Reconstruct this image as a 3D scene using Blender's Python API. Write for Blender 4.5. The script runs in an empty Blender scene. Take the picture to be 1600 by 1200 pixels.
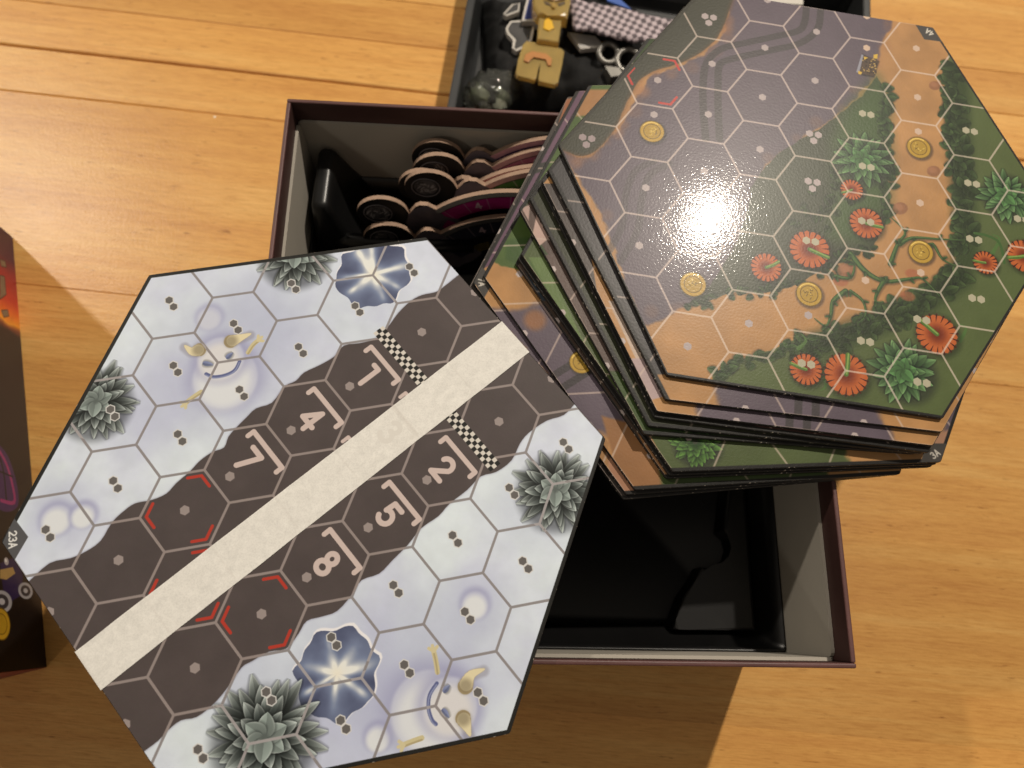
import bpy, bmesh, math, random
import numpy as np
from mathutils import Matrix, Vector

# ------------------------------------------------------------------ camera, light, exposure
S = 0.001                                   # all lengths below are millimetres
W = np.array([[0.99814920, 0.01776932, 0.05815871],
              [0.0, -0.95635801, 0.29219747],
              [0.06081270, -0.29165667, -0.95458798]])   # camera axes (right, down, forward) in the world
CAM = np.array([0.0, 0.0, 564.0])
F = 1200.0                                  # focal length in photo pixels (1600 wide)
sc = bpy.context.scene
col = sc.collection
cam = bpy.data.objects.new('camera', bpy.data.cameras.new('camera'))
col.objects.link(cam)
r, u, b = W @ np.array([1, 0, 0]), W @ np.array([0, -1, 0]), W @ np.array([0, 0, -1])
m = Matrix.Identity(4)
for i in range(3):
    m[i][0], m[i][1], m[i][2], m[i][3] = r[i], u[i], b[i], CAM[i]*S
cam.matrix_world = m
cam.data.sensor_width = 36.0
cam.data.lens = 36.0*F/1600
cam.data.clip_start, cam.data.clip_end = 0.01, 50
cam.data.dof.use_dof = True
cam.data.dof.focus_distance = 0.405
cam.data.dof.aperture_fstop = 7.0
sc.camera = cam

world = bpy.data.worlds.new('World')
sc.world = world
world.use_nodes = True
world.node_tree.nodes['Background'].inputs[0].default_value = (1.0, 0.87, 0.72, 1)
world.node_tree.nodes['Background'].inputs[1].default_value = 0.16

def lamp(name, loc, power, radius, colour):
    l = bpy.data.lights.new(name, 'POINT')
    l.energy, l.shadow_soft_size, l.color = power, radius*S, colour
    o = bpy.data.objects.new(name, l)
    o.location = [c*S for c in loc]
    col.objects.link(o)
WARM = (1.0, 0.90, 0.765)
lamp('ceiling_downlight', (833, 1340, 2192), 186, 32, WARM)
lamp('ceiling_downlight', (-1780, 1568, 2200), 104, 48, WARM)
lamp('ceiling_downlight', (-1250, -1300, 1642), 12, 90, WARM)
sc.view_settings.view_transform = 'Standard'
sc.view_settings.look = 'None'
sc.view_settings.exposure = 0.0
sc.view_settings.gamma = 1.0

# ------------------------------------------------------------------ pixel helpers (a pixel gives a ray; a plane gives the distance)
def ray(u, v):
    return W @ np.array([(u-800)/F, (v-600)/F, 1.0])
def at(u, v, z):                            # on the horizontal plane at height z
    d = ray(u, v)
    return CAM + d*((z-CAM[2])/d[2])
def aty(u, v, y):                           # on the vertical plane at y
    d = ray(u, v)
    return CAM + d*((y-CAM[1])/d[1])

# ------------------------------------------------------------------ mesh helpers
def obj(name, verts, faces, mats, parent=None, loc=(0, 0, 0), rz=0.0, smooth=False, midx=None, uv=None):
    me = bpy.data.meshes.new(name)
    me.from_pydata([(x*S, y*S, z*S) for x, y, z in verts], [], faces)
    for mt in (mats if isinstance(mats, (list, tuple)) else [mats]):
        me.materials.append(mt)
    if midx is not None:
        me.polygons.foreach_set('material_index', midx)
    if smooth:
        me.polygons.foreach_set('use_smooth', [True]*len(me.polygons))
    if uv is not None:
        l = me.uv_layers.new(name='UVMap')
        for p in me.polygons:
            for li in p.loop_indices:
                l.data[li].uv = uv(verts[me.loops[li].vertex_index])
    me.update()
    o = bpy.data.objects.new(name, me)
    col.objects.link(o)
    o.location = [c*S for c in loc]
    o.rotation_euler = (0, 0, rz)
    if parent:
        o.parent = parent
    return o
def from_bm(name, bm, mats, parent=None, loc=(0, 0, 0), rot=(0, 0, 0), smooth=False):
    bmesh.ops.recalc_face_normals(bm, faces=bm.faces)
    me = bpy.data.meshes.new(name)
    bm.to_mesh(me)
    bm.free()
    for mt in (mats if isinstance(mats, (list, tuple)) else [mats]):
        me.materials.append(mt)
    if smooth:
        me.polygons.foreach_set('use_smooth', [True]*len(me.polygons))
    o = bpy.data.objects.new(name, me)
    col.objects.link(o)
    o.location = [c*S for c in loc]
    o.rotation_euler = rot
    if parent:
        o.parent = parent
    return o
def box_bm(x0, x1, y0, y1, z0, z1, bev=0.0, seg=2, bm=None):
    bm = bm or bmesh.new()
    g = bmesh.ops.create_cube(bm, size=1.0)
    for v in g['verts']:
        v.co = Vector(((x0+x1)/2+v.co.x*(x1-x0), (y0+y1)/2+v.co.y*(y1-y0), (z0+z1)/2+v.co.z*(z1-z0)))*S
    if bev:
        ed = list({e for v in g['verts'] for e in v.link_edges})
        bmesh.ops.bevel(bm, geom=ed, offset=bev*S, segments=seg, affect='EDGES', profile=0.5)
    return bm
def prism_bm(pts, z0, z1, bev=0.0, seg=2):
    bm = bmesh.new()
    lo = [bm.verts.new((x*S, y*S, z0*S)) for x, y in pts]
    hi = [bm.verts.new((x*S, y*S, z1*S)) for x, y in pts]
    n = len(pts)
    bm.faces.new(lo[::-1])
    top = bm.faces.new(hi)
    for i in range(n):
        bm.faces.new((lo[i], lo[(i+1) % n], hi[(i+1) % n], hi[i]))
    if bev:
        bmesh.ops.bevel(bm, geom=list(top.edges), offset=bev*S, segments=seg, affect='EDGES', profile=0.5)
    return bm
def tube(name, pts, rad, mt, parent=None, n=8, loc=(0, 0, 0)):
    pts = [np.array(p, float) for p in pts]
    vs, fs = [], []
    for i, p in enumerate(pts):
        t = pts[min(i+1, len(pts)-1)]-pts[max(i-1, 0)]
        t = t/np.linalg.norm(t)
        a = np.cross(t, [0, 0, 1.0])
        if np.linalg.norm(a) < 1e-3:
            a = np.cross(t, [0, 1.0, 0])
        a /= np.linalg.norm(a)
        c = np.cross(t, a)
        rr = rad[i] if hasattr(rad, '__len__') else rad
        for k in range(n):
            w = 2*math.pi*k/n
            vs.append(tuple(p+rr*(math.cos(w)*a+math.sin(w)*c)))
    for i in range(len(pts)-1):
        for k in range(n):
            fs.append((i*n+k, i*n+(k+1) % n, (i+1)*n+(k+1) % n, (i+1)*n+k))
    fs.append(tuple(range(n))[::-1])
    fs.append(tuple((len(pts)-1)*n+k for k in range(n)))
    return obj(name, vs, fs, mt, parent, loc, smooth=True)
def empty(name, loc=(0, 0, 0), rz=0.0):
    o = bpy.data.objects.new(name, None)
    o.empty_display_size = 0.02
    col.objects.link(o)
    o.location = [c*S for c in loc]
    o.rotation_euler = (0, 0, rz)
    return o
def tag(o, label, cat, group=None):
    o['label'], o['category'] = label, cat
    if group:
        o['group'] = group
    return o

# ------------------------------------------------------------------ materials
def lin(c):
    return tuple(((x/12.92) if x <= 0.04045 else ((x+0.055)/1.055)**2.4) for x in c)
def mat(name, rgb, rough=0.5, noise=0.0, nscale=40.0, bump=0.0, bscale=400.0, metal=0.0, coat=0.0, trans=0.0, spec=0.5, stretch=(1, 1, 1)):
    m = bpy.data.materials.new(name)
    m.use_nodes = True
    nt = m.node_tree
    bs = nt.nodes['Principled BSDF']
    c = lin(rgb)
    bs.inputs['Base Color'].default_value = (*c, 1)
    bs.inputs['Roughness'].default_value = rough
    bs.inputs['Metallic'].default_value = metal
    bs.inputs['Coat Weight'].default_value = coat
    bs.inputs['Coat Roughness'].default_value = 0.15
    bs.inputs['Transmission Weight'].default_value = trans
    bs.inputs['Specular IOR Level'].default_value = spec
    tc = nt.nodes.new('ShaderNodeTexCoord')
    mp = nt.nodes.new('ShaderNodeMapping')
    mp.inputs['Scale'].default_value = stretch
    nt.links.new(tc.outputs['Object'], mp.inputs['Vector'])
    if noise:
        n = nt.nodes.new('ShaderNodeTexNoise')
        n.inputs['Scale'].default_value = nscale
        n.inputs['Detail'].default_value = 6
        nt.links.new(mp.outputs[0], n.inputs['Vector'])
        rp = nt.nodes.new('ShaderNodeValToRGB')
        rp.color_ramp.elements[0].position, rp.color_ramp.elements[1].position = 0.3, 0.7
        rp.color_ramp.elements[0].color = (*[x*(1-noise) for x in c], 1)
        rp.color_ramp.elements[1].color = (*[min(1, x*(1+noise)) for x in c], 1)
        nt.links.new(n.outputs[0], rp.inputs[0])
        nt.links.new(rp.outputs[0], bs.inputs['Base Color'])
        mr = nt.nodes.new('ShaderNodeMapRange')
        mr.inputs['To Min'].default_value = rough*0.85
        mr.inputs['To Max'].default_value = min(1, rough*1.2)
        nt.links.new(n.outputs[0], mr.inputs[0])
        nt.links.new(mr.outputs[0], bs.inputs['Roughness'])
    if bump:
        n2 = nt.nodes.new('ShaderNodeTexNoise')
        n2.inputs['Scale'].default_value = bscale
        n2.inputs['Detail'].default_value = 4
        nt.links.new(mp.outputs[0], n2.inputs['Vector'])
        bp = nt.nodes.new('ShaderNodeBump')
        bp.inputs['Strength'].default_value = bump
        bp.inputs['Distance'].default_value = 0.0005
        nt.links.new(n2.outputs[0], bp.inputs['Height'])
        nt.links.new(bp.outputs[0], bs.inputs['Normal'])
    return m

def wood_material():
    m = bpy.data.materials.new('honey_pine')
    m.use_nodes = True
    nt = m.node_tree
    N, L = nt.nodes.new, nt.links.new
    bs = nt.nodes['Principled BSDF']
    tc = N('ShaderNodeTexCoord')
    oi = N('ShaderNodeObjectInfo')
    sh = N('ShaderNodeVectorMath'); sh.operation = 'ADD'
    cb = N('ShaderNodeCombineXYZ')
    ml = N('ShaderNodeMath'); ml.operation = 'MULTIPLY'; ml.inputs[1].default_value = 7.3
    L(oi.outputs['Random'], ml.inputs[0]); L(ml.outputs[0], cb.inputs[0]); L(ml.outputs[0], cb.inputs[2])
    L(tc.outputs['Object'], sh.inputs[0]); L(cb.outputs[0], sh.inputs[1])
    def noise(scale, st, detail=5, dist=0.0, rough=0.55):
        mp = N('ShaderNodeMapping'); mp.inputs['Scale'].default_value = st
        L(sh.outputs[0], mp.inputs[0])
        n = N('ShaderNodeTexNoise')
        n.inputs['Scale'].default_value = scale
        n.inputs['Detail'].default_value = detail
        n.inputs['Distortion'].default_value = dist
        n.inputs['Roughness'].default_value = rough
        L(mp.outputs[0], n.inputs['Vector'])
        return n.outputs[0]
    broad = noise(3.2, (0.9, 9, 1), 4, 0.6)
    grain = noise(9.0, (0.7, 22, 1), 7, 0.5, 0.62)
    fine = noise(40, (1.6, 40, 1), 6, 0.2, 0.7)
    fleck = noise(60, (1.0, 7, 1), 3, 0.0)
    cloud = noise(5, (1, 1.5, 1), 3)
    rp = N('ShaderNodeValToRGB')
    e = rp.color_ramp.elements
    e[0].position, e[1].position = 0.33, 0.66
    e[0].color = (0.66, 0.315, 0.084, 1)
    e[1].color = (0.86, 0.51, 0.165, 1)
    mid = rp.color_ramp.elements.new(0.5); mid.color = (0.77, 0.405, 0.112, 1)
    a1 = N('ShaderNodeMix'); a1.data_type = 'FLOAT'; a1.inputs[0].default_value = 0.40
    L(broad, a1.inputs[2]); L(grain, a1.inputs[3])
    L(a1.outputs[0], rp.inputs[0])
    # fine pores darken
    r2 = N('ShaderNodeValToRGB')
    r2.color_ramp.elements[0].position, r2.color_ramp.elements[1].position = 0.32, 0.55
    r2.color_ramp.elements[0].color = (0.68, 0.57, 0.45, 1)
    r2.color_ramp.elements[1].color = (1, 1, 1, 1)
    L(fine, r2.inputs[0])
    mx = N('ShaderNodeMix'); mx.data_type = 'RGBA'; mx.blend_type = 'MULTIPLY'; mx.inputs[0].default_value = 0.85
    L(rp.outputs[0], mx.inputs[6]); L(r2.outputs[0], mx.inputs[7])
    # dark flecks
    r3 = N('ShaderNodeValToRGB')
    r3.color_ramp.elements[0].position, r3.color_ramp.elements[1].position = 0.24, 0.34
    r3.color_ramp.elements[0].color = (0.45, 0.32, 0.22, 1)
    r3.color_ramp.elements[1].color = (1, 1, 1, 1)
    L(fleck, r3.inputs[0])
    mx2 = N('ShaderNodeMix'); mx2.data_type = 'RGBA'; mx2.blend_type = 'MULTIPLY'; mx2.inputs[0].default_value = 0.9
    L(mx.outputs[2], mx2.inputs[6]); L(r3.outputs[0], mx2.inputs[7])
    # stray crumbs, nicks and pits
    vo = N('ShaderNodeTexVoronoi'); vo.inputs['Scale'].default_value = 26
    L(sh.outputs[0], vo.inputs['Vector'])
    lt = N('ShaderNodeMath'); lt.operation = 'LESS_THAN'; lt.inputs[1].default_value = 0.026
    L(vo.outputs['Distance'], lt.inputs[0])
    sx = N('ShaderNodeSeparateColor'); L(vo.outputs['Color'], sx.inputs[0])
    gt = N('ShaderNodeMath'); gt.operation = 'GREATER_THAN'; gt.inputs[1].default_value = 0.80
    L(sx.outputs[0], gt.inputs[0])
    mu = N('ShaderNodeMath'); mu.operation = 'MULTIPLY'; L(lt.outputs[0], mu.inputs[0]); L(gt.outputs[0], mu.inputs[1])
    bw = N('ShaderNodeMath'); bw.operation = 'GREATER_THAN'; bw.inputs[1].default_value = 0.45; L(sx.outputs[1], bw.inputs[0])
    pc = N('ShaderNodeMix'); pc.data_type = 'RGBA'; L(bw.outputs[0], pc.inputs[0])
    pc.inputs[6].default_value = (0.25, 0.12, 0.04, 1); pc.inputs[7].default_value = (0.92, 0.84, 0.68, 1)
    mx3 = N('ShaderNodeMix'); mx3.data_type = 'RGBA'
    L(mu.outputs[0], mx3.inputs[0]); L(mx2.outputs[2], mx3.inputs[6]); L(pc.outputs[2], mx3.inputs[7])
    mx2 = mx3
    # board-to-board difference
    hs = N('ShaderNodeHueSaturation')
    mr = N('ShaderNodeMapRange'); mr.inputs['To Min'].default_value = 0.90; mr.inputs['To Max'].default_value = 1.06
    L(oi.outputs['Random'], mr.inputs[0]); L(mr.outputs[0], hs.inputs['Value'])
    L(mx2.outputs[2], hs.inputs['Color']); L(hs.outputs[0], bs.inputs['Base Color'])
    rr = N('ShaderNodeMapRange'); rr.inputs['To Min'].default_value = 0.27; rr.inputs['To Max'].default_value = 0.41
    L(cloud, rr.inputs[0]); L(rr.outputs[0], bs.inputs['Roughness'])
    bs.inputs['Specular IOR Level'].default_value = 0.5
    orange = noise(420, (1, 1, 1), 2)
    sm = N('ShaderNodeMath'); sm.operation = 'MULTIPLY_ADD'; sm.inputs[1].default_value = 0.5
    L(fine, sm.inputs[0]); L(orange, sm.inputs[2])
    bp = N('ShaderNodeBump'); bp.inputs['Strength'].default_value = 0.22; bp.inputs['Distance'].default_value = 0.0006
    L(sm.outputs[0], bp.inputs['Height']); L(bp.outputs[0], bs.inputs['Normal'])
    return m

MW = wood_material()
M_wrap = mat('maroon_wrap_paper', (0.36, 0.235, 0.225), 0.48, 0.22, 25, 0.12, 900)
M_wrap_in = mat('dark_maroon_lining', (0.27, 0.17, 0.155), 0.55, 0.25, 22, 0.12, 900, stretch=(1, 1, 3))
M_liner = mat('grey_card', (0.68, 0.655, 0.61), 0.75, 0.06, 14, 0.10, 700)
M_plastic = mat('black_plastic', (0.075, 0.074, 0.075), 0.33, 0.10, 30, 0.05, 800)
M_plastic2 = mat('charcoal_tray_plastic', (0.20, 0.205, 0.21), 0.42, 0.10, 30, 0.10, 1200)
M_core = mat('cardboard_core', (0.66, 0.55, 0.47), 0.85, 0.12, 120, 0.2, 900)
M_cloth = mat('black_cloth', (0.055, 0.054, 0.056), 0.85, 0.2, 60, 0.6, 2500)

# ------------------------------------------------------------------ a small painter for flat print
rng = np.random.default_rng(7)
def vnoise(h, w, cells, seed):
    g = np.random.default_rng(seed).random((int(cells*h/w)+3, cells+3)).astype(np.float32)
    yy = np.linspace(0, g.shape[0]-2.001, h, dtype=np.float32)
    xx = np.linspace(0, g.shape[1]-2.001, w, dtype=np.float32)
    yi, xi = yy.astype(int), xx.astype(int)
    fy, fx = (yy-yi)[:, None], (xx-xi)[None, :]
    fy, fx = fy*fy*(3-2*fy), fx*fx*(3-2*fx)
    a, b_, c, d = g[yi][:, xi], g[yi][:, xi+1], g[yi+1][:, xi], g[yi+1][:, xi+1]
    return (a*(1-fx)+b_*fx)*(1-fy)+(c*(1-fx)+d*fx)*fy
def fbm(h, w, cells, seed, octv=4):
    t, a, s = np.zeros((h, w), np.float32), 0.5, 0.0
    for o in range(octv):
        t += a*vnoise(h, w, cells*2**o, seed+o)
        s += a
        a *= 0.55
    return t/s
class Canvas:
    def __init__(s, x0, x1, y0, y1, ppm, colour, to_local=None):
        s.x0, s.x1, s.y0, s.y1, s.k = x0, x1, y0, y1, ppm
        s.w, s.h = int((x1-x0)*ppm), int((y1-y0)*ppm)
        s.a = np.empty((s.h, s.w, 3), np.float32)
        s.a[:] = colour
        s.X = (x0+(np.arange(s.w, dtype=np.float32)+.5)/ppm)[None, :]
        s.Y = (y0+(np.arange(s.h, dtype=np.float32)+.5)/ppm)[:, None]
        s.tl = to_local
    def P(s, pts):
        return [s.tl(*p) for p in pts]
    def win(s, x0, x1, y0, y1, pad=1.0):
        i0 = max(0, int((x0-pad-s.x0)*s.k)); i1 = min(s.w, int((x1+pad-s.x0)*s.k)+2)
        j0 = max(0, int((y0-pad-s.y0)*s.k)); j1 = min(s.h, int((y1+pad-s.y0)*s.k)+2)
        if i1 <= i0 or j1 <= j0:
            return None
        return slice(j0, j1), slice(i0, i1)
    def put(s, wn, alpha, colour):
        c = np.asarray(colour, np.float32)
        al = np.clip(alpha, 0, 1)[..., None]
        s.a[wn] = s.a[wn]*(1-al)+c*al
    def cov(s, sd, soft):
        if soft <= 0:
            return np.clip(.5-sd*s.k, 0, 1)
        t = np.clip(.5-sd/soft, 0, 1)
        return t*t*(3-2*t)
    def sdpoly(s, X, Y, pts):
        X, Y = np.broadcast_arrays(X, Y)
        d = np.full(X.shape, 1e9, np.float32)
        ins = np.zeros(X.shape, bool)
        n = len(pts)
        for i in range(n):
            ax, ay = pts[i]; bx, by = pts[(i+1) % n]
            ex, ey = bx-ax, by-ay
            L2 = ex*ex+ey*ey
            if L2 < 1e-9:
                continue
            t = np.clip(((X-ax)*ex+(Y-ay)*ey)/L2, 0, 1)
            d = np.minimum(d, (X-ax-t*ex)**2+(Y-ay-t*ey)**2)
            if by != ay:
                c = ((ay > Y) != (by > Y)) & (X < ex*(Y-ay)/(by-ay)+ax)
                ins ^= c
        d = np.sqrt(d)
        return np.where(ins, -d, d)
    def poly(s, pts, colour, soft=0.0, alpha=1.0, rough=0.0, seed=0):
        xs, ys = [p[0] for p in pts], [p[1] for p in pts]
        wn = s.win(min(xs), max(xs), min(ys), max(ys), 1+soft+rough*2)
        if wn is None:
            return
        sd = s.sdpoly(s.X[:, wn[1]], s.Y[wn[0]], pts)
        if rough:
            sd = sd+(fbm(*sd.shape, max(4, sd.shape[1]//int(7*s.k)), seed, 3)-.5)*2*rough
        s.put(wn, s.cov(sd, soft)*alpha, colour)
    def line(s, pts, wd, colour, soft=0.0, alpha=1.0, taper=False):
        xs, ys = [p[0] for p in pts], [p[1] for p in pts]
        wn = s.win(min(xs), max(xs), min(ys), max(ys), 1+wd+soft)
        if wn is None:
            return
        X, Y = np.broadcast_arrays(s.X[:, wn[1]], s.Y[wn[0]])
        d = np.full(X.shape, 1e9, np.float32)
        n = len(pts)-1
        for i in range(n):
            ax, ay = pts[i]; bx, by = pts[i+1]
            ex, ey = bx-ax, by-ay
            t = np.clip(((X-ax)*ex+(Y-ay)*ey)/(ex*ex+ey*ey+1e-9), 0, 1)
            wi = wd/2*(1-(i+t)/n*.85) if taper else wd/2
            d = np.minimum(d, np.sqrt((X-ax-t*ex)**2+(Y-ay-t*ey)**2)-wi)
        s.put(wn, s.cov(d, soft)*alpha, colour)
    def disc(s, c, rad, colour, soft=0.0, alpha=1.0, sq=1.0, ang=0.0):
        wn = s.win(c[0]-rad*max(1, sq), c[0]+rad*max(1, sq), c[1]-rad*max(1, sq), c[1]+rad*max(1, sq), 1+soft)
        if wn is None:
            return
        dx, dy = s.X[:, wn[1]]-c[0], s.Y[wn[0]]-c[1]
        ca, sa = math.cos(ang), math.sin(ang)
        sd = np.sqrt((dx*ca+dy*sa)**2+((dy*ca-dx*sa)/sq)**2)-rad
        s.put(wn, s.cov(sd, soft)*alpha, colour)
    def hexdot(s, c, rad, colour, rim=None, rot=0.0):
        pts = lambda q: [(c[0]+q*math.cos(rot+k*math.pi/3), c[1]+q*math.sin(rot+k*math.pi/3)) for k in range(6)]
        if rim is not None:
            s.poly(pts(rad*1.28), rim)
        s.poly(pts(rad), colour)
    def leaf(s, base, ang, ln, wd, dark, light, rim=None, tp=1.45):
        ca, sa = math.cos(ang), math.sin(ang)
        q = ln+wd
        wn = s.win(base[0]-q, base[0]+q, base[1]-q, base[1]+q)
        if wn is None:
            return
        dx, dy = s.X[:, wn[1]]-base[0], s.Y[wn[0]]-base[1]
        l, w = (dx*ca+dy*sa)/ln, dy*ca-dx*sa
        lc = np.clip(l, 0.001, 1)
        half = wd*.5*np.power(lc, .5)*np.power(1-lc, .85)*2.35
        sd = np.where((l > 0) & (l < 1), np.abs(w)-half, 9.0)
        al = np.clip(.5-sd*s.k, 0, 1)
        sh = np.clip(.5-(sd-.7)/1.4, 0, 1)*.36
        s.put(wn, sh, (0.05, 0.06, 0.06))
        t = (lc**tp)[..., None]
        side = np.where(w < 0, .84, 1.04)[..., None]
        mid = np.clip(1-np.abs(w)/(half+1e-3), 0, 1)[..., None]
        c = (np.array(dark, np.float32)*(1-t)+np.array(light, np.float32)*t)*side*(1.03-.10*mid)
        if rim is not None:
            e = np.clip(1-mid*3.5, 0, 1)*t
            c = c*(1-.6*e)+np.array(rim, np.float32)*.6*e
        s.put(wn, al, np.clip(c, 0, 1))
    def plant(s, c, rad, dark, light, seed=1, rings=((1.0, 19), (.82, 17), (.62, 13), (.42, 9)), rim=None, core=None, sq=1.0, tp=1.45, wf=.29):
        rg = random.Random(seed)
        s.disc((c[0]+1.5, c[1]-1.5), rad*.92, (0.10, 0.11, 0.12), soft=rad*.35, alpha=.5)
        for q, n in rings:
            o = rg.random()*6.3
            ks = list(range(n)); rg.shuffle(ks)
            for k in ks:
                a = o+2*math.pi*k/n+rg.uniform(-.14, .14)
                ln = rad*q*rg.uniform(.80, 1.06)*.78
                st = rad*q*.24
                tt = (1.12-q*.42)
                lv = rg.uniform(.84, 1.06)
                s.leaf((c[0]+math.cos(a)*st, c[1]+math.sin(a)*st*sq), a, ln, rad*wf*rg.uniform(.85, 1.15),
                       [x*tt for x in dark], [min(1, x*lv) for x in light], rim, tp)
        if core:
            for k in range(6):
                a = k*math.pi/3+.3
                s.leaf(c, a, rad*.42, rad*.34, [x*.82 for x in core], core, rim)
            s.disc(c, rad*.07, [x*.55 for x in core], soft=rad*.08, alpha=.8)
    def grainy(s, amp, seed, cells=60, octv=4, tint=None):
        n = (fbm(s.h, s.w, cells, seed, octv)-.5)*2*amp
        t = np.array(tint if tint else (1, 1, 1), np.float32)
        s.a = np.clip(s.a*(1+n[..., None]*t), 0, 1)
    def text(s, txt, c, ang, hgt, wd, colour):
        ca, sa = math.cos(ang), math.sin(ang)
        adv = .78*hgt
        x = -adv*len(txt)/2+.08*hgt
        for ch in txt:
            for st in GLYPH[ch]:
                s.line([(c[0]+(x+px*hgt)*ca-(py-.5)*hgt*sa, c[1]+(x+px*hgt)*sa+(py-.5)*hgt*ca) for px, py in st], wd, colour)
            x += adv
    def image(s, name):
        im = bpy.data.images.new(name, s.w, s.h)
        px = np.ones((s.h, s.w, 4), np.float32)
        px[..., :3] = np.clip(s.a, 0, 1)
        im.pixels.foreach_set(px.ravel())
        im.update()
        im.pack()
        return im
    def uv(s, scale=1.0):
        return lambda v: ((v[0]/scale-s.x0)/(s.x1-s.x0), (v[1]/scale-s.y0)/(s.y1-s.y0))
def arc(cx, cy, rx, ry, a0, a1, n=14):
    return [(cx+rx*math.cos(math.radians(a0+(a1-a0)*i/n)), cy+ry*math.sin(math.radians(a0+(a1-a0)*i/n))) for i in range(n+1)]
GLYPH = {'1': [[(.08, .94), (.36, .94), (.36, 0)]],
         '2': [arc(.30, .68, .27, .27, 165, -25)+[(.05, .05), (.62, .05)]],
         '3': [arc(.28, .73, .23, .22, 150, -90)+arc(.28, .27, .27, .25, 90, -150)],
         '4': [[(.46, 0), (.46, .98), (.02, .30), (.66, .30)]],
         '5': [[(.55, .94), (.13, .94), (.09, .52)]+arc(.28, .32, .28, .29, 125, -150)],
         '7': [[(.02, .94), (.60, .94), (.20, 0)]],
         '8': [arc(.31, .73, .20, .21, 0, 360, 22), arc(.31, .26, .26, .24, 0, 360, 22)],
         'A': [[(.02, 0), (.31, 1), (.60, 0)], [(.12, .33), (.50, .33)]]}

def print_material(name, im, rough=0.33, linen=0.35, coat=0.0, hs=1.0):
    m = bpy.data.materials.new(name)
    m.use_nodes = True
    nt = m.node_tree
    N, L = nt.nodes.new, nt.links.new
    bs = nt.nodes['Principled BSDF']
    uvn = N('ShaderNodeUVMap'); uvn.uv_map = 'UVMap'
    tx = N('ShaderNodeTexImage'); tx.image = im; tx.extension = 'EXTEND'
    L(uvn.outputs[0], tx.inputs[0]); L(tx.outputs[0], bs.inputs['Base Color'])
    bs.inputs['Roughness'].default_value = rough
    tc = N('ShaderNodeTexCoord')
    n = N('ShaderNodeTexNoise'); n.inputs['Scale'].default_value = 760; n.inputs['Detail'].default_value = 2.0
    L(tc.outputs['Object'], n.inputs['Vector'])
    n2 = N('ShaderNodeTexNoise'); n2.inputs['Scale'].default_value = 9; n2.inputs['Detail'].default_value = 2
    L(tc.outputs['Object'], n2.inputs['Vector'])
    bp0 = N('ShaderNodeBump'); bp0.inputs['Strength'].default_value = 0.10; bp0.inputs['Distance'].default_value = 0.0008
    L(n2.outputs[0], bp0.inputs['Height'])
    bp = N('ShaderNodeBump'); bp.inputs['Strength'].default_value = linen; bp.inputs['Distance'].default_value = 0.0003
    L(n.outputs[0], bp.inputs['Height']); L(bp0.outputs[0], bp.inputs['Normal'])
    L(bp.outputs[0], bs.inputs['Normal'])
    bs.inputs['Coat Weight'].default_value = coat
    bs.inputs['Coat Roughness'].default_value = 0.075
    bs.inputs['Specular IOR Level'].default_value = 0.22
    L(bp.outputs[0], bs.inputs['Coat Normal'])
    return m

# ------------------------------------------------------------------ the table
def build_table():
    th = math.radians(-5.0)
    t = obj('table', [(-1000, -620, -30), (1000, -620, -30), (1000, 1000, -30), (-1000, 1000, -30),
                      (-1000, -620, -6), (1000, -620, -6), (1000, 1000, -6), (-1000, 1000, -6)],
            [(3, 2, 1, 0), (4, 5, 6, 7), (0, 1, 5, 4), (1, 2, 6, 5), (2, 3, 7, 6), (3, 0, 4, 7)], MW, rz=th)
    t['kind'] = 'structure'
    cuts = [-600, -470, -330, -195, -54, 82, 215, 385, 429.5, 476, 523, 600, 690, 790, 980]
    gap = {429.5: 1.2, 385: .22, 476: .3}
    lift = {429.5: .55, 476: .05, 385: -.1}
    rg = random.Random(4)
    for a, b_ in zip(cuts[:-1], cuts[1:]):
        z = lift.get(a, 0.0)
        x0 = -990
        bm = box_bm(x0, 990, a+gap.get(a, .01)/2, b_-gap.get(b_, .01)/2, -6.0, z, 1.0 if (a in gap or b_ in gap) else .03, 1)
        from_bm('plank', bm, MW, t, smooth=False)
build_table()

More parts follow.
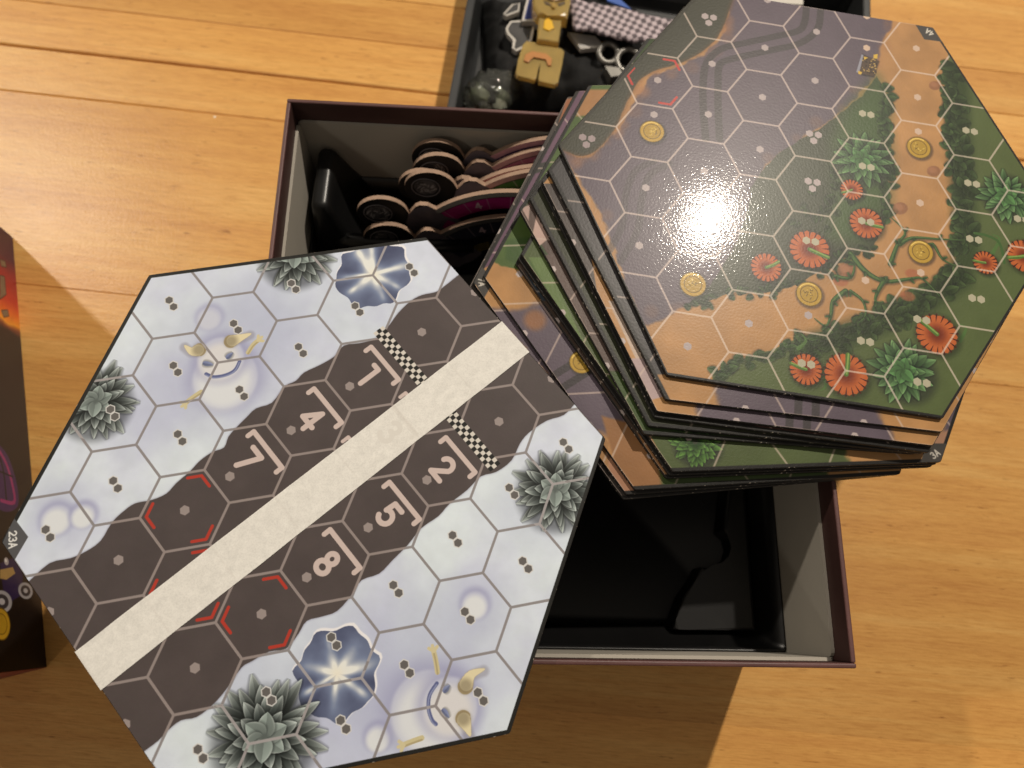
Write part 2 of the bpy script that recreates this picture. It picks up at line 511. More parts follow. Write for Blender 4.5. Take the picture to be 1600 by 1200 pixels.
# ------------------------------------------------------------------ the box
RIM = 564-405.6
BX, BY, BROT = 44.0, 140.0, math.radians(-0.85)
HW, HH = 159.5, 162.0
def bl(x, y):                               # world -> box local
    dx, dy = x-BX, y-BY
    c, s_ = math.cos(-BROT), math.sin(-BROT)
    return dx*c-dy*s_, dx*s_+dy*c
def build_box():
    g = empty('game_box', (BX, BY, 0), BROT)
    tag(g, 'open square dark maroon cardboard box bottom with grey card lining', 'box')
    T = 2.6
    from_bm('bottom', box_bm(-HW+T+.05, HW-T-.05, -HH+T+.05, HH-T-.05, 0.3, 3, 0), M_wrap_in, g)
    for nm, q in (('wall', (-HW, HW, HH-T, HH)), ('wall', (-HW, HW, -HH, -HH+T)),
                  ('wall', (-HW, -HW+T, -HH+T+.02, HH-T-.02)), ('wall', (HW-T, HW, -HH+T+.02, HH-T-.02))):
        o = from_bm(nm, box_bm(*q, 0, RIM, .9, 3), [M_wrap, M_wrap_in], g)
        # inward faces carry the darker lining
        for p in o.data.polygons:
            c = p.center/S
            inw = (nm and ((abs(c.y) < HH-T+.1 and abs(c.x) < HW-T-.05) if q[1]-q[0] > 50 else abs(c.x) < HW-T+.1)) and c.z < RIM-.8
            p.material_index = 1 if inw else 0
    LT, top = 1.8, RIM-17
    i, j = HW-T-.15, HH-T-.15
    def lining(pts, org, ux, th):
        # a card panel with rounded top corners: pts in (along, height)
        n = len(pts)
        nx = np.array([-ux[1], ux[0], 0.0])*th
        ux3 = np.array([ux[0], ux[1], 0.0])
        A = [np.array(org)+ux3*a+np.array([0, 0, h]) for a, h in pts]
        vs = [tuple(p) for p in A]+[tuple(p+nx) for p in A]
        fs = [tuple(range(n))[::-1], tuple(range(n, 2*n))]+[(k, (k+1) % n, n+(k+1) % n, n+k) for k in range(n)]
        o = obj('lining', vs, fs, M_liner, g)
        bm = bmesh.new(); bm.from_mesh(o.data); bmesh.ops.recalc_face_normals(bm, faces=bm.faces); bm.to_mesh(o.data); bm.free()
    def panel(L_):
        return [(0, 3.2), (L_, 3.2)]+[(L_-4+4*math.cos(a), top-4+4*math.sin(a)) for a in (0, .5, 1.05, 1.57)]+[(4-4*math.sin(a), top-4+4*math.cos(a)) for a in (0, .5, 1.05, 1.57)]
    lining(panel(2*i), (-i, j-LT, 0), (1, 0), LT)
    lining(panel(2*i), (-i, -j, 0), (1, 0), LT)
    lining(panel(2*(j-LT)-.2), (-i+LT, -j+LT+.1, 0), (0, 1), LT)
    lining(panel(2*(j-LT)-.2), (i, -j+LT+.1, 0), (0, 1), LT)
build_box()

def rrect(x0, x1, y0, y1, rad, n=6):
    pts = []
    for cx, cy, a0 in ((x1-rad, y1-rad, 0), (x0+rad, y1-rad, 90), (x0+rad, y0+rad, 180), (x1-rad, y0+rad, 270)):
        for k in range(n+1):
            a = math.radians(a0+90*k/n)
            pts.append((cx+rad*math.cos(a), cy+rad*math.sin(a)))
    return pts
def loft(name, rings, mt, parent=None, cap0=False, cap1=True, smooth=True, loc=(0, 0, 0)):
    n = len(rings[0])
    vs = [p for r_ in rings for p in r_]
    fs = []
    for k in range(len(rings)-1):
        for i in range(n):
            fs.append((k*n+i, k*n+(i+1) % n, (k+1)*n+(i+1) % n, (k+1)*n+i))
    if cap1:
        fs.append(tuple((len(rings)-1)*n+i for i in range(n)))
    if cap0:
        fs.append(tuple(range(n))[::-1])
    o = obj(name, vs, fs, mt, parent, loc, smooth=smooth)
    bm = bmesh.new(); bm.from_mesh(o.data); bmesh.ops.recalc_face_normals(bm, faces=bm.faces); bm.to_mesh(o.data); bm.free()
    return o
def build_insert():
    g = empty('insert_tray', (BX, BY, 3.1), BROT)
    tag(g, 'black moulded plastic insert filling the bottom of the maroon box', 'insert')
    o = (3.1)
    X0, X1, Y0, Y1 = -HW+4.8, HW-4.8, -HH+4.8, HH-4.8
    Z = lambda z: z-o
    def ring(d, z, rad):
        return [(x, y, Z(z)) for x, y in rrect(X0+d, X1-d, Y0+d, Y1-d, rad)]
    rings = [ring(0, 3.2, 3), ring(0, 82, 3), ring(1.2, 82.4, 3.5), ring(2.4, 67, 4.5), ring(10, 60, 7), ring(14, 44, 8), ring(18, 41, 8)]
    loft('basin', rings, M_plastic, g)
    # tall rounded post at the left
    p0, p1, p2, p3 = [bl(*at(u_, v_, 118)[:2]) for u_, v_ in ((497, 224), (524, 224), (512, 330), (484, 318))]
    cx, cy = (p0[0]+p2[0])/2, (p0[1]+p2[1])/2
    ang = math.atan2(p0[1]-p3[1], p0[0]-p3[0])-math.pi/2
    def rr(hx, hy, z, rad, sx=0.0):
        c, s_ = math.cos(ang), math.sin(ang)
        return [(cx+(x+sx)*c-y*s_, cy+(x+sx)*s_+y*c, Z(z)) for x, y in rrect(-hx, hx, -hy, hy, rad)]
    loft('raised_post', [rr(30, 34, 41, 7, 16), rr(20, 31, 60, 6, 9), rr(11, 27, 90, 5.5, 3.5), rr(7.0, 24, 110, 5, 1), rr(6.0, 23.0, 115, 4.6, .5), rr(4.6, 21.6, 117.4, 4.2), rr(2.6, 19.5, 118.2, 2.5)], M_plastic, g)
    # low curved ridge that catches the light in front of the post
    a = [bl(*at(u_, v_, 86)[:2]) for u_, v_ in ((522, 362), (535, 371), (555, 377), (600, 380), (660, 380), (740, 380))]
    pts = [(x, y, Z(z)) for (x, y), z in zip(a, (70, 82, 86, 86, 85, 84))]
    tube('ridge', pts, 5.5, M_plastic, g, 12)
    # raised deck at the right with a round finger notch
    d = [at(u_, v_, 66) for u_, v_ in ((1236, 1012), (1236, 745), (1140, 745))]
    d += [at(1112+36*math.cos(q), 856+33*math.sin(q), 66) for q in (-1.0, -.5, 0, .5, 1.0, 1.5, 2.0)]
    d += [at(u_, v_, 66) for u_, v_ in ((1088, 905), (1070, 930), (1056, 968), (1052, 985), (1062, 1000), (1075, 1012))]
    pts = [bl(p[0], p[1]) for p in d]
    pts = [(min(max(x, X0+12), X1-12), min(max(y, Y0+12), Y1-12)) for x, y in pts]
    from_bm('deck', prism_bm(pts[::-1], Z(44), Z(66), 2.2, 3), M_plastic, g)
build_insert()

# ------------------------------------------------------------------ dashboards standing in the box
def dash_outline(low):
    pts = []
    for k in range(19):                     # disc from lower left over the top to the right
        a = math.radians(250-k*13)
        pts.append((-3+17*math.cos(a), -17+17*math.sin(a)))
    pts += [(14.5, -15.5), (16, -13), (19, -8), (22, -6), (27, -6.4), (30, -9)]
    for k in range(33):
        a = math.radians(134-k*4.6)
        pts.append((GC[0]+GR*math.cos(a), GC[1]+GR*math.sin(a)))
    pts += [(146, low), (30, low), (10, -60)]
    return pts
GC, GR = (81, -61), 70.0
def dash_art(cv, band, rimc, seed):
    cv.a[:] = (.13, .12, .125)
    cv.disc(GC, GR+.5, rimc)
    cv.disc(GC, GR-4.5, (.10, .095, .10))
    cv.disc(GC, GR-5, band)
    cv.disc(GC, GR-17, (.11, .10, .11))
    P_ = lambda a, q: (GC[0]+q*math.cos(math.radians(a)), GC[1]+q*math.sin(math.radians(a)))
    for a in range(20, 170, 14):
        cv.line([P_(a, GR-16), P_(a, GR-5)], .7, (.72, .64, .64), alpha=.7)
    for a in range(27, 170, 28):
        cv.text('4', P_(a, GR-11), math.radians(a-90), 6.0, 1.3, (.80, .70, .72))
    for k in range(5):
        cv.line(arc(GC[0], GC[1], GR-26-k*1.8, GR-26-k*1.8, 112, 130), .9, (.62, .55, .20))
    cv.poly([(12, -20), (16, -13), (20, -8), (24, -6), (29, -8), (34, -13), (62, -34), (44, -52), (12, -36)], (.40, .37, .40), rough=2.5, seed=seed)
    cv.poly([(40, -22), (54, -32), (46, -40), (36, -30)], band)
    cv.disc((-3, -17), 16.5, (.10, .098, .10))
    cc = (-6, -15.5)
    cv.disc(cc, 9.6, (.40, .38, .39)); cv.disc(cc, 8.8, (.10, .10, .10)); cv.disc(cc, 7.6, (.30, .29, .30))
    rg = random.Random(seed)
    for k in range(26):
        a, q = rg.random()*6.28, rg.uniform(1, 6.5)
        cv.line([(cc[0]+q*math.cos(a), cc[1]+q*math.sin(a)), (cc[0]+(q+1.8)*math.cos(a+.5), cc[1]+(q+1.8)*math.sin(a+.5))], .8, rg.choice([(.12, .12, .12), (.55, .53, .53)]))
    cv.grainy(.08, seed, 50)
def build_dashboards():
    specs = [((690, 222), 290, (.34, .16, .46), (.74, .55, .60), 'violet', 'leaning against the grey rear lining'),
             ((692, 243), 283, (.66, .40, .50), (.78, .60, .62), 'dusty mauve', 'right in front of the violet one'),
             ((668, 268), 276, (.72, .34, .32), (.78, .56, .55), 'brick red', 'between the mauve and the green one'),
             ((678, 270), 271, (.30, .46, .24), (.76, .60, .58), 'green', 'just behind the magenta one'),
             ((602, 311), 258, (.66, .14, .44), (.58, .56, .54), 'magenta', 'in front of the green one'),
             ((612, 352), 248, (.20, .20, .26), (.40, .39, .39), 'grey', 'foremost of the row beside the snowy tile')]
    for i, (px, Y, band, rimc, cn, where) in enumerate(specs):
        p = aty(*px, Y)
        out = dash_outline(max(-100, 46-p[2]))
        n = len(out)
        cv = Canvas(-22, 162, -102, 16, 3.0, (.1, .1, .1))
        dash_art(cv, band, rimc, 30+i)
        pm = print_material('dashboard_print_'+cn.replace(' ', '_'), cv.image('dashboard_'+cn), .45, .2)
        th = 3.0
        vs = [(x, 0, z) for x, z in out]+[(x, th, z) for x, z in out]
        fs = [tuple(range(n))[::-1], tuple(range(n, 2*n))]+[(k, (k+1) % n, n+(k+1) % n, n+k) for k in range(n)]
        lean = math.radians(-6)
        e = empty('dashboard', (p[0], p[1]+100*math.sin(lean), p[2]-100*math.cos(lean)))
        e.rotation_euler = (lean, 0, math.radians((-1, 1.5, 0, -1.5, 1, 2)[i]))
        tag(e, f'cardboard dial dashboard with {cn} gauge band, {where}', 'dashboard', 'cardboard dashboards standing in the box')
        uvf = lambda v, c=cv: ((v[0]-c.x0)/(c.x1-c.x0), (v[2]-100-c.y0)/(c.y1-c.y0))
        vs = [(x, y, z+100) for x, y, z in vs]
        o = obj('card', vs, fs, [pm, M_core], e, midx=[0, 1]+[1]*n, uv=uvf)
        # a lip of raised rim over the emblem
        ring = [(-6+9.2*math.cos(a), -.25, 84.5+9.2*math.sin(a)) for a in np.linspace(0, 2*math.pi, 25)]
        tube('emblem_ring', ring, .35, M_ring, e, 5)
M_ring = mat('grey_emblem_ink', (.42, .40, .41), .5)
build_dashboards()

# ------------------------------------------------------------------ the hexagonal tiles
D0 = 36.0
R0 = 7*D0/math.sqrt(3)
TH = 2.8
M_edge = bpy.data.materials.new('dark_tile_edge')
def edge_material(m):
    m.use_nodes = True
    nt = m.node_tree
    N, L = nt.nodes.new, nt.links.new
    bs = nt.nodes['Principled BSDF']
    tc = N('ShaderNodeTexCoord')
    n = N('ShaderNodeTexNoise'); n.inputs['Scale'].default_value = 420; n.inputs['Detail'].default_value = 3
    L(tc.outputs['Object'], n.inputs['Vector'])
    rp = N('ShaderNodeValToRGB')
    e = rp.color_ramp.elements
    e[0].position, e[1].position = .635, .69
    e[0].color = (*lin((.15, .14, .13)), 1)
    e[1].color = (*lin((.78, .74, .68)), 1)
    L(n.outputs[0], rp.inputs[0])
    L(rp.outputs[0], bs.inputs['Base Color'])
    bs.inputs['Roughness'].default_value = .6
edge_material(M_edge)
class Tile:
    def __init__(s, cx, cy, ztop, rot, sc_=1.0):
        s.c, s.z, s.r, s.s = (cx, cy), ztop, math.radians(rot), sc_
    def loc(s, u, v):
        p = at(u, v, s.z)
        dx, dy = (p[0]-s.c[0])/s.s, (p[1]-s.c[1])/s.s
        c, n = math.cos(-s.r), math.sin(-s.r)
        return dx*c-dy*n, dx*n+dy*c
def hexcell(cv):
    X, Y = np.broadcast_arrays(cv.X, cv.Y)
    cw = D0*math.sqrt(3)/2
    best = np.full(X.shape, 1e9, np.float32)
    ex = np.zeros(X.shape, np.float32)
    k0 = np.floor(X/cw)
    for dk in (0, 1):
        k = k0+dk
        off = np.mod(k, 2)*D0/2
        j = np.round((Y-off)/D0)
        dx, dy = X-k*cw, Y-off-j*D0
        m_ = np.maximum(np.abs(dy), np.abs(dx)*math.sqrt(3)/2+np.abs(dy)*.5)
        ex = np.where(m_ < best, m_, ex)
        best = np.minimum(best, m_)
    return D0/2-best
def centres():
    for k in range(-5, 6):
        for j in range(-5, 6):
            x, y = k*D0*math.sqrt(3)/2, (j+(k % 2)*.5)*D0
            if max(abs(y), abs(x)*math.sqrt(3)/2+abs(y)*.5) < 3.5*D0+4:
                yield x, y
def grid(cv, width, colour_fn):
    e = hexcell(cv)
    al = np.clip(.5-(e-width/2)*cv.k, 0, 1)
    c = colour_fn(cv.a)
    cv.a = cv.a*(1-al[..., None])+c*al[..., None]
def border(cv, edges, wd, colour=(.13, .125, .12)):
    for a in edges:                         # edge between corner a and a+60
        n = math.radians(a+30)
        nx, ny = math.cos(n), math.sin(n)
        sd = 3.5*D0-wd-(cv.X*nx+cv.Y*ny)
        al = np.clip(.5-sd*cv.k, 0, 1)[..., None]
        cv.a = cv.a*(1-al)+np.array(colour, np.float32)*al
def corner_label(cv, a, txt, flip=False, colour=(.27, .26, .25), ink=(.80, .78, .74)):
    cx, cy = R0*math.cos(math.radians(a)), R0*math.sin(math.radians(a))
    def dirn(q, L_):
        return L_*math.cos(math.radians(q)), L_*math.sin(math.radians(q))
    e1, e2 = dirn(a+120, 11.5), dirn(a-120, 11.5)
    k1 = dirn(a+180, 12)
    cv.poly([(cx+1, cy), (cx+e1[0], cy+e1[1]), (cx+k1[0], cy+k1[1]), (cx+e2[0], cy+e2[1])], colour)
    m_ = dirn(a+180, 5.2)
    cv.text(txt, (cx+m_[0], cy+m_[1]), math.radians(a-90+(180 if flip else 0)), 3.5, .7, ink)
def chevrons(cv, c, colour, which=(0, 120, 240), hid=()):
    rr = D0/math.sqrt(3)
    for a in which:
        q = math.radians(a)
        v = (c[0]+(rr-3.0)*math.cos(q), c[1]+(rr-3.0)*math.sin(q))
        arm = 6.6
        p = [(v[0]+arm*math.cos(q+s_*math.radians(120)), v[1]+arm*math.sin(q+s_*math.radians(120))) for s_ in (1, -1)]
        cv.line([p[0], v, p[1]], 1.5, colour)
def coin(cv, c, rad=5.6, seed=1):
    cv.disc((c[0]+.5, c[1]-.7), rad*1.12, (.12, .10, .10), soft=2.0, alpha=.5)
    cv.disc(c, rad, (.42, .33, .10)); cv.disc(c, rad*.94, (.70, .56, .20))
    cv.disc(c, rad*.70, (.40, .31, .10)); cv.disc(c, rad*.64, (.66, .53, .19))
    rg = random.Random(seed)
    for k in range(14):
        a, q = rg.random()*6.28, rg.uniform(0, rad*.42)
        p = (c[0]+q*math.cos(a), c[1]+q*math.sin(a))
        cv.line([p, (p[0]+rg.uniform(-1.3, 1.3), p[1]+rg.uniform(-1.3, 1.3))], .45, rg.choice([(.42, .33, .10), (.82, .70, .34)]))
    cv.line(arc(c[0], c[1], rad*.84, rad*.84, 60, 150), .5, (.92, .80, .45))
def flower(cv, c, rad, stem=0.0, seed=1, tone=1.0):
    rg = random.Random(seed)
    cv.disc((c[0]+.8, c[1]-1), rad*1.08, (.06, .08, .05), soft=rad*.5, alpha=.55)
    n = 18
    pts = []
    for k in range(n*2):
        a = 2*math.pi*k/(n*2)
        q = rad*(1.0 if k % 2 == 0 else .93)*rg.uniform(.97, 1.02)
        pts.append((c[0]+q*math.cos(a), c[1]+q*math.sin(a)))
    cv.poly(pts, [x*tone for x in (.69, .345, .17)])
    cv.disc(c, rad*.86, [x*tone for x in (.74, .40, .20)], soft=rad*.5, alpha=.7)
    cv.disc(c, rad*.42, (.36, .12, .06), soft=rad*.7, alpha=.85)
    for k in range(n):
        a = 2*math.pi*(k+.5)/n
        cv.line([(c[0]+rad*1.0*math.cos(a), c[1]+rad*1.0*math.sin(a)), (c[0]+rad*.62*math.cos(a+.05), c[1]+rad*.62*math.sin(a+.05))], 1.0, (.24, .09, .06), taper=True)
    q = (c[0]+rad*.95*math.cos(stem), c[1]+rad*.95*math.sin(stem))
    cv.line([c, ((c[0]+q[0])/2+.4, (c[1]+q[1])/2-.4), q], rad*.22, (.30, .42, .18))
    cv.line([(c[0]+.3, c[1]+.3), (q[0]+.3, q[1]+.3)], rad*.08, (.55, .66, .34), alpha=.8)
def leaves_along(cv, pts, n, ln, wd, seed, dark=(.10, .17, .09), light=(.24, .34, .17), spread=2.0, inward=None):
    rg = random.Random(seed)
    for k in range(n):
        lv = rg.uniform(.75, 1.1)
        t = rg.random()*(len(pts)-1)
        i = int(t); f_ = t-i
        p, q = pts[i], pts[min(i+1, len(pts)-1)]
        x, y = p[0]+(q[0]-p[0])*f_+rg.uniform(-spread, spread), p[1]+(q[1]-p[1])*f_+rg.uniform(-spread, spread)
        cv.leaf((x, y), rg.random()*6.28, ln*rg.uniform(.7, 1.2), wd*rg.uniform(.8, 1.2), dark, [v*lv for v in light])
def vine(cv, pts, wd=2.2, seed=1):
    cv.line([(x+.6, y-.8) for x, y in pts], wd*1.5, (.08, .07, .05), soft=1.5, alpha=.35, taper=True)
    wd *= 1.35
    cv.line(pts, wd, (.19, .28, .15), taper=True)
    cv.line([(x-.25, y+.3) for x, y in pts], wd*.45, (.33, .45, .24), taper=True, alpha=.8)
    rg = random.Random(seed)
    for (x, y), (x2, y2) in list(zip(pts[:-1], pts[1:]))[::4]:
        a = math.atan2(y2-y, x2-x)+rg.choice((-1.1, 1.1))
        cv.leaf((x, y), a, 3.6, 1.6, (.16, .26, .13), (.30, .42, .22))
def smooth_pts(pts, n=4):                   # Catmull-Rom
    out = []
    P = [pts[0]]+list(pts)+[pts[-1]]
    for i in range(1, len(P)-2):
        p0, p1, p2, p3 = P[i-1:i+3]
        for k in range(n):
            t = k/n
            out.append(tuple(.5*(2*p1[d]+(p2[d]-p0[d])*t+(2*p0[d]-5*p1[d]+4*p2[d]-p3[d])*t*t+(3*p1[d]-p0[d]-3*p2[d]+p3[d])*t**3) for d in (0, 1)))
    out.append(pts[-1])
    return out

SAND, ROAD, GRASS, DGRASS = (.675, .505, .325), (.36, .318, .36), (.325, .375, .225), (.25, .25, .21)
def grid_light(a):
    return np.clip(a*.35+np.array((.50, .45, .42), np.float32), 0, 1)
def dots(cv, c, n, colour=(.74, .68, .66)):
    if n == 1:
        cv.hexdot(c, 2.4, colour, rot=math.pi/6)
    elif n == 2:
        for s_ in (-1, 1):
            cv.hexdot((c[0]+s_*2.5, c[1]), 2.45, colour, rot=math.pi/6)
    else:
        for k in range(3):
            a = math.radians(90+k*120+180)
            cv.hexdot((c[0]+3.0*math.cos(a), c[1]+3.0*math.sin(a)), 2.4, colour, rot=math.pi/6)

def paint_4a(T):
    cv = Canvas(-R0, R0, -3.5*D0, 3.5*D0, 5.0, SAND, T.loc)
    k = 620/1600
    z3 = lambda *p: [T.loc(980+x*k, y*k) for x, y in p]
    z4 = lambda *p: [T.loc(980+x*k, 300+y*k) for x, y in p]
    pl = lambda *p: [T.loc(*q) for q in p]
    cv.grainy(.10, 3, 14, 4)
    # road
    road = smooth_pts(z3((430, -60), (400, 100), (330, 200), (225, 262), (110, 305), (30, 400), (-40, 520), (-120, 610), (-200, 640), (-300, 560)))
    road += pl((940, 470), (1008, 560)) if False else []
    road += z4((-100, 100), (60, 545), (130, 520), (210, 470), (330, 430), (430, 380), (500, 200))
    road += z3((510, 760), (560, 660), (690, 570), (770, 520), (860, 455), (930, 385), (985, 310), (1010, 240), (1035, 170), (1065, 90), (1080, -60))
    cv.poly(road, ROAD, soft=2.2, rough=2.2, seed=5)
    for s_, n in ((8, 60), (9, 30)):
        rg = random.Random(s_)
        for _ in range(n):
            t = rg.choice(road)
            cv.disc((t[0]+rg.uniform(-5, 5), t[1]+rg.uniform(-5, 5)), rg.uniform(1, 4.5), (.60, .42, .30), soft=4, alpha=.22)
    # tracks
    tr = (.262, .242, .252)
    for off in (-1, 1):
        a = [(z3((752+off*28, -80), (750+off*29, 40), (738+off*27, 110+off*10), (690+off*6, 150+off*24), (600, 172+off*26), (480, 198+off*26), (385+off*8, 222+off*24), (345+off*24, 262+off*10), (336+off*30, 330), (336+off*30, 430), (344+off*28, 560)))]
        cv.line(smooth_pts(a[0]), 4.4, tr, soft=.4, alpha=.9)
    a = z3((-60, 1050), (10, 920), (25, 800), (60, 700), (140, 655))
    for off in (-4.5, 4.5):
        cv.line([(x+off, y) for x, y in smooth_pts(a)], 4.0, (.285, .262, .272), soft=.8, alpha=.6)
    # dark meadow in the corner and the middle
    corner_ = smooth_pts(pl((1160, -40), (1143, 5), (1130, 42), (1108, 72), (1066, 97), (1020, 112), (998, 127), (984, 150), (972, 178), (958, 205), (940, 228), (922, 241), (902, 243), (886, 238), (872, 232)))
    cv.poly(corner_+pl((860, 215), (1070, -60)), DGRASS, soft=1.0, rough=.6, seed=8)
    cv.line(corner_, 2.5, (.40, .28, .18), soft=3, alpha=.35)
    meadow = z3((1005, 305), (1040, 360), (1055, 440), (1048, 520), (1058, 600), (1050, 690), (1060, 790), (1040, 900), (1010, 960))
    meadow += z4((980, 235), (900, 240), (840, 300), (760, 330), (660, 380), (560, 410), (430, 405), (330, 440), (235, 455))
    meadow += z4((330, 380), (420, 250), (480, 100), (500, -10))
    meadow += z3((525, 710), (600, 625), (700, 560), (780, 515), (870, 452), (950, 380))
    cv.poly(meadow, (.245, .265, .205), soft=.8, rough=1.0, seed=12)
    cv.poly(z3((1005, 305), (1040, 360), (1055, 440), (1048, 520), (1058, 600), (1055, 800), (960, 980), (800, 960), (840, 760), (830, 560), (870, 455)), (.27, .36, .20), soft=16, alpha=.8)
    leaves_along(cv, z3((1040, 350), (1052, 440), (1045, 520), (1055, 600), (1050, 690), (1055, 790), (1030, 900)), 70, 6, 4.6, 3, (.19, .27, .15), (.30, .39, .22), 2.0)
    leaves_along(cv, z4((980, 235), (900, 240), (840, 300), (760, 330), (660, 380), (560, 410), (430, 405), (330, 440), (250, 450)), 60, 5.0, 3.4, 4, (.16, .22, .13), (.26, .35, .19), 1.6)
    leaves_along(cv, z3((860, 690), (900, 640), (870, 760), (800, 860), (700, 930), (620, 990)), 40, 6, 3.6, 5, (.17, .22, .14), (.25, .33, .18), 12)
    # right and bottom green
    g = z3((1290, 240), (1275, 320), (1290, 400), (1280, 470), (1305, 560), (1300, 640), (1320, 720), (1310, 800), (1330, 900), (1320, 1010), (1325, 1080))
    g += z4((1320, 300), (1280, 340), (1190, 400), (1090, 440), (1000, 490), (890, 530), (760, 570), (640, 610), (540, 655), (420, 690), (345, 740), (340, 790))
    g += pl((1475, 690), (1680, 500), (1680, 330), (1480, 60))
    cv.poly(g, GRASS, soft=.8, rough=1.4, seed=15)
    ed = z3((1290, 250), (1285, 340), (1295, 420), (1290, 500), (1310, 590), (1310, 660), (1325, 740), (1320, 820), (1335, 900), (1330, 1000))
    ed2 = z4((1320, 290), (1280, 345), (1190, 405), (1090, 450), (1000, 500), (890, 540), (760, 580), (640, 620), (540, 665), (420, 700), (350, 740))
    cv.line(z3((1330, 300), (1335, 500), (1350, 700), (1365, 1000))+z4((1340, 350), (1200, 440), (1050, 510), (900, 570), (740, 620)), 14, (.15, .21, .11), soft=9, alpha=.7)
    leaves_along(cv, ed, 90, 6.0, 5.2, 6, (.17, .24, .13), (.30, .39, .22), 2.0)
    leaves_along(cv, [(x+5, y) for x, y in ed], 60, 8.0, 6.5, 7, (.16, .22, .12), (.29, .37, .22), 3)
    leaves_along(cv, ed2, 90, 6.0, 5.0, 9, (.19, .27, .15), (.31, .40, .23), 1.5)
    leaves_along(cv, [(x+2, y-5) for x, y in ed2[:8]], 55, 8.0, 6.5, 10, (.15, .21, .11), (.29, .37, .21), 3)
    cv.grainy(.05, 21, 30, 4)
    # sandy pebbles
    for c, q in zip(z3((1100, 840), (1235, 690), (1240, 345), (880, 1090)), (4.6, 4.2, 3.8, 5)):
        cv.disc(c, q, (.52, .35, .25), soft=1.2, sq=.8, ang=.6, alpha=.8); cv.disc((c[0]-.7, c[1]+.7), q*.6, (.64, .45, .33), soft=2.5, sq=.8, alpha=.7)
    for c in z4((1150, 330), (860, 360), (1130, 420)):
        cv.disc(c, 4.2, (.62, .36, .25), soft=2.0, sq=.7, alpha=.7)
    # vines
    vine(cv, smooth_pts(z4((900, 250), (960, 320), (1040, 360), (1140, 350), (1190, 350), (1260, 420))), 2.8, 1)
    vine(cv, smooth_pts(z4((1040, 350), (1010, 400), (1000, 440), (1030, 445))), 2.2, 2)
    vine(cv, smooth_pts(z4((1190, 240), (1230, 210), (1270, 270), (1330, 300))), 2.2, 3)
    vine(cv, smooth_pts(z4((1060, 290), (1090, 210), (1120, 160), (1060, 100))), 2.2, 4)
    vine(cv, smooth_pts(z4((880, 400), (830, 440), (820, 500), (800, 540), (755, 510))), 2.4, 5)
    vine(cv, smooth_pts(z4((900, 400), (950, 440), (960, 500), (930, 530))), 1.6, 6)
    vine(cv, smooth_pts(z4((1100, 210), (1150, 185), (1260, 190), (1350, 195))), 2.0, 7)
    vine(cv, smooth_pts(z4((840, 340), (900, 345), (915, 290), (880, 270))), 1.8, 8)
    for p in (z4((1470, 250), (1500, 190), (1470, 170)), z4((690, 630), (720, 600), (700, 570)), z4((1340, 600), (1365, 550), (1335, 530)), z4((780, 720), (800, 780), (780, 800))):
        cv.line(smooth_pts(p), 2.4, (.30, .42, .22), taper=True)
    cv.line(smooth_pts(z3((1400, 940), (1450, 950), (1500, 980), (1520, 1060))), 1.6, (.24, .36, .18))
    # big spiky plants
    GD, GL = (.20, .34, .20), (.49, .645, .42)
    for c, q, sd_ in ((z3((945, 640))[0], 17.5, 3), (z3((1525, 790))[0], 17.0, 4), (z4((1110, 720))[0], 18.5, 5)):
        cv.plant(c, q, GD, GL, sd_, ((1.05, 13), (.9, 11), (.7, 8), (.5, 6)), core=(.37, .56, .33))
    # flowers
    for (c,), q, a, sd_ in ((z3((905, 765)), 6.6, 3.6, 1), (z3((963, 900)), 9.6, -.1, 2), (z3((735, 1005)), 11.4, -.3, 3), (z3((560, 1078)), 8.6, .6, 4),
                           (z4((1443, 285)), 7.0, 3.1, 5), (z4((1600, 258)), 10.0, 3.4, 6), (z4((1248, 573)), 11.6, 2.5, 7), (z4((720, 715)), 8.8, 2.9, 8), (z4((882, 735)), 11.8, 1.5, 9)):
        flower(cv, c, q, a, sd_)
    # the grid, then what is printed over it
    grid(cv, 1.05, lambda a: np.clip(a*.30+np.array((.58, .53, .50), np.float32), 0, 1))
    for (c,), sd_ in ((z3((100, 530)), 1), (z3((1175, 595)), 2), (z3((1183, 1015)), 3), (z4((265, 372)), 4), (z4((733, 411)), 5)):
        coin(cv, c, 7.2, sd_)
    for n, L_ in ((1, z3((123, 323), (108, 462), (342, 257), (327, 461), (545, 392), (555, 192), (763, 128), (965, 193), (757, 325), (535, 602), (75, 757), (48, 990), (1165, 195), (1170, 392), (1173, 530), (1180, 818), (310, 690), (965, 65), (565, 0))+z4((1183, 325), (960, 356), (730, 497), (490, 530), (243, 622))),
                  (2, z3((965, 460), (965, 672), (963, 893), (1382, 528), (1390, 740), (1398, 965))+z4((740, 198), (960, 602), (722, 693), (1187, 515), (1408, 430), (1188, 768), (1590, 110))),
                  (3, z3((330, 76), (752, 550), (747, 742)))):
        for c in L_:
            dots(cv, c, n, (.68, .66, .57) if n == 2 else ((.67, .62, .62) if c[0] < 20 else (.78, .68, .60)))
    dots(cv, T.loc(917, 219), 3, (.60, .54, .55))
    for c in z3((123, 323)):
        chevrons(cv, (round(c[0]/(D0*math.sqrt(3)/2))*D0*math.sqrt(3)/2, c[1]), (.72, .24, .21), (180, 60, 300))
    # the chest
    q = lambda *p: [T.loc(1300+x*300/1600, y*300/1600) for x, y in p]
    cv.poly(q((205, 590), (250, 450), (395, 510), (350, 645), (250, 630)), (.10, .09, .08), soft=1.5, alpha=.6)
    cv.poly(q((200, 600), (245, 452), (262, 458), (225, 608)), (.55, .55, .60))
    cv.poly(q((225, 610), (265, 462), (392, 510), (345, 635)), (.30, .24, .19))
    rg = random.Random(3)
    for _ in range(60):
        x, y = rg.uniform(255, 370), rg.uniform(490, 610)
        c, = q((x, y)); cv.disc(c, .42, rg.choice([(.72, .60, .34), (.18, .14, .11)]))
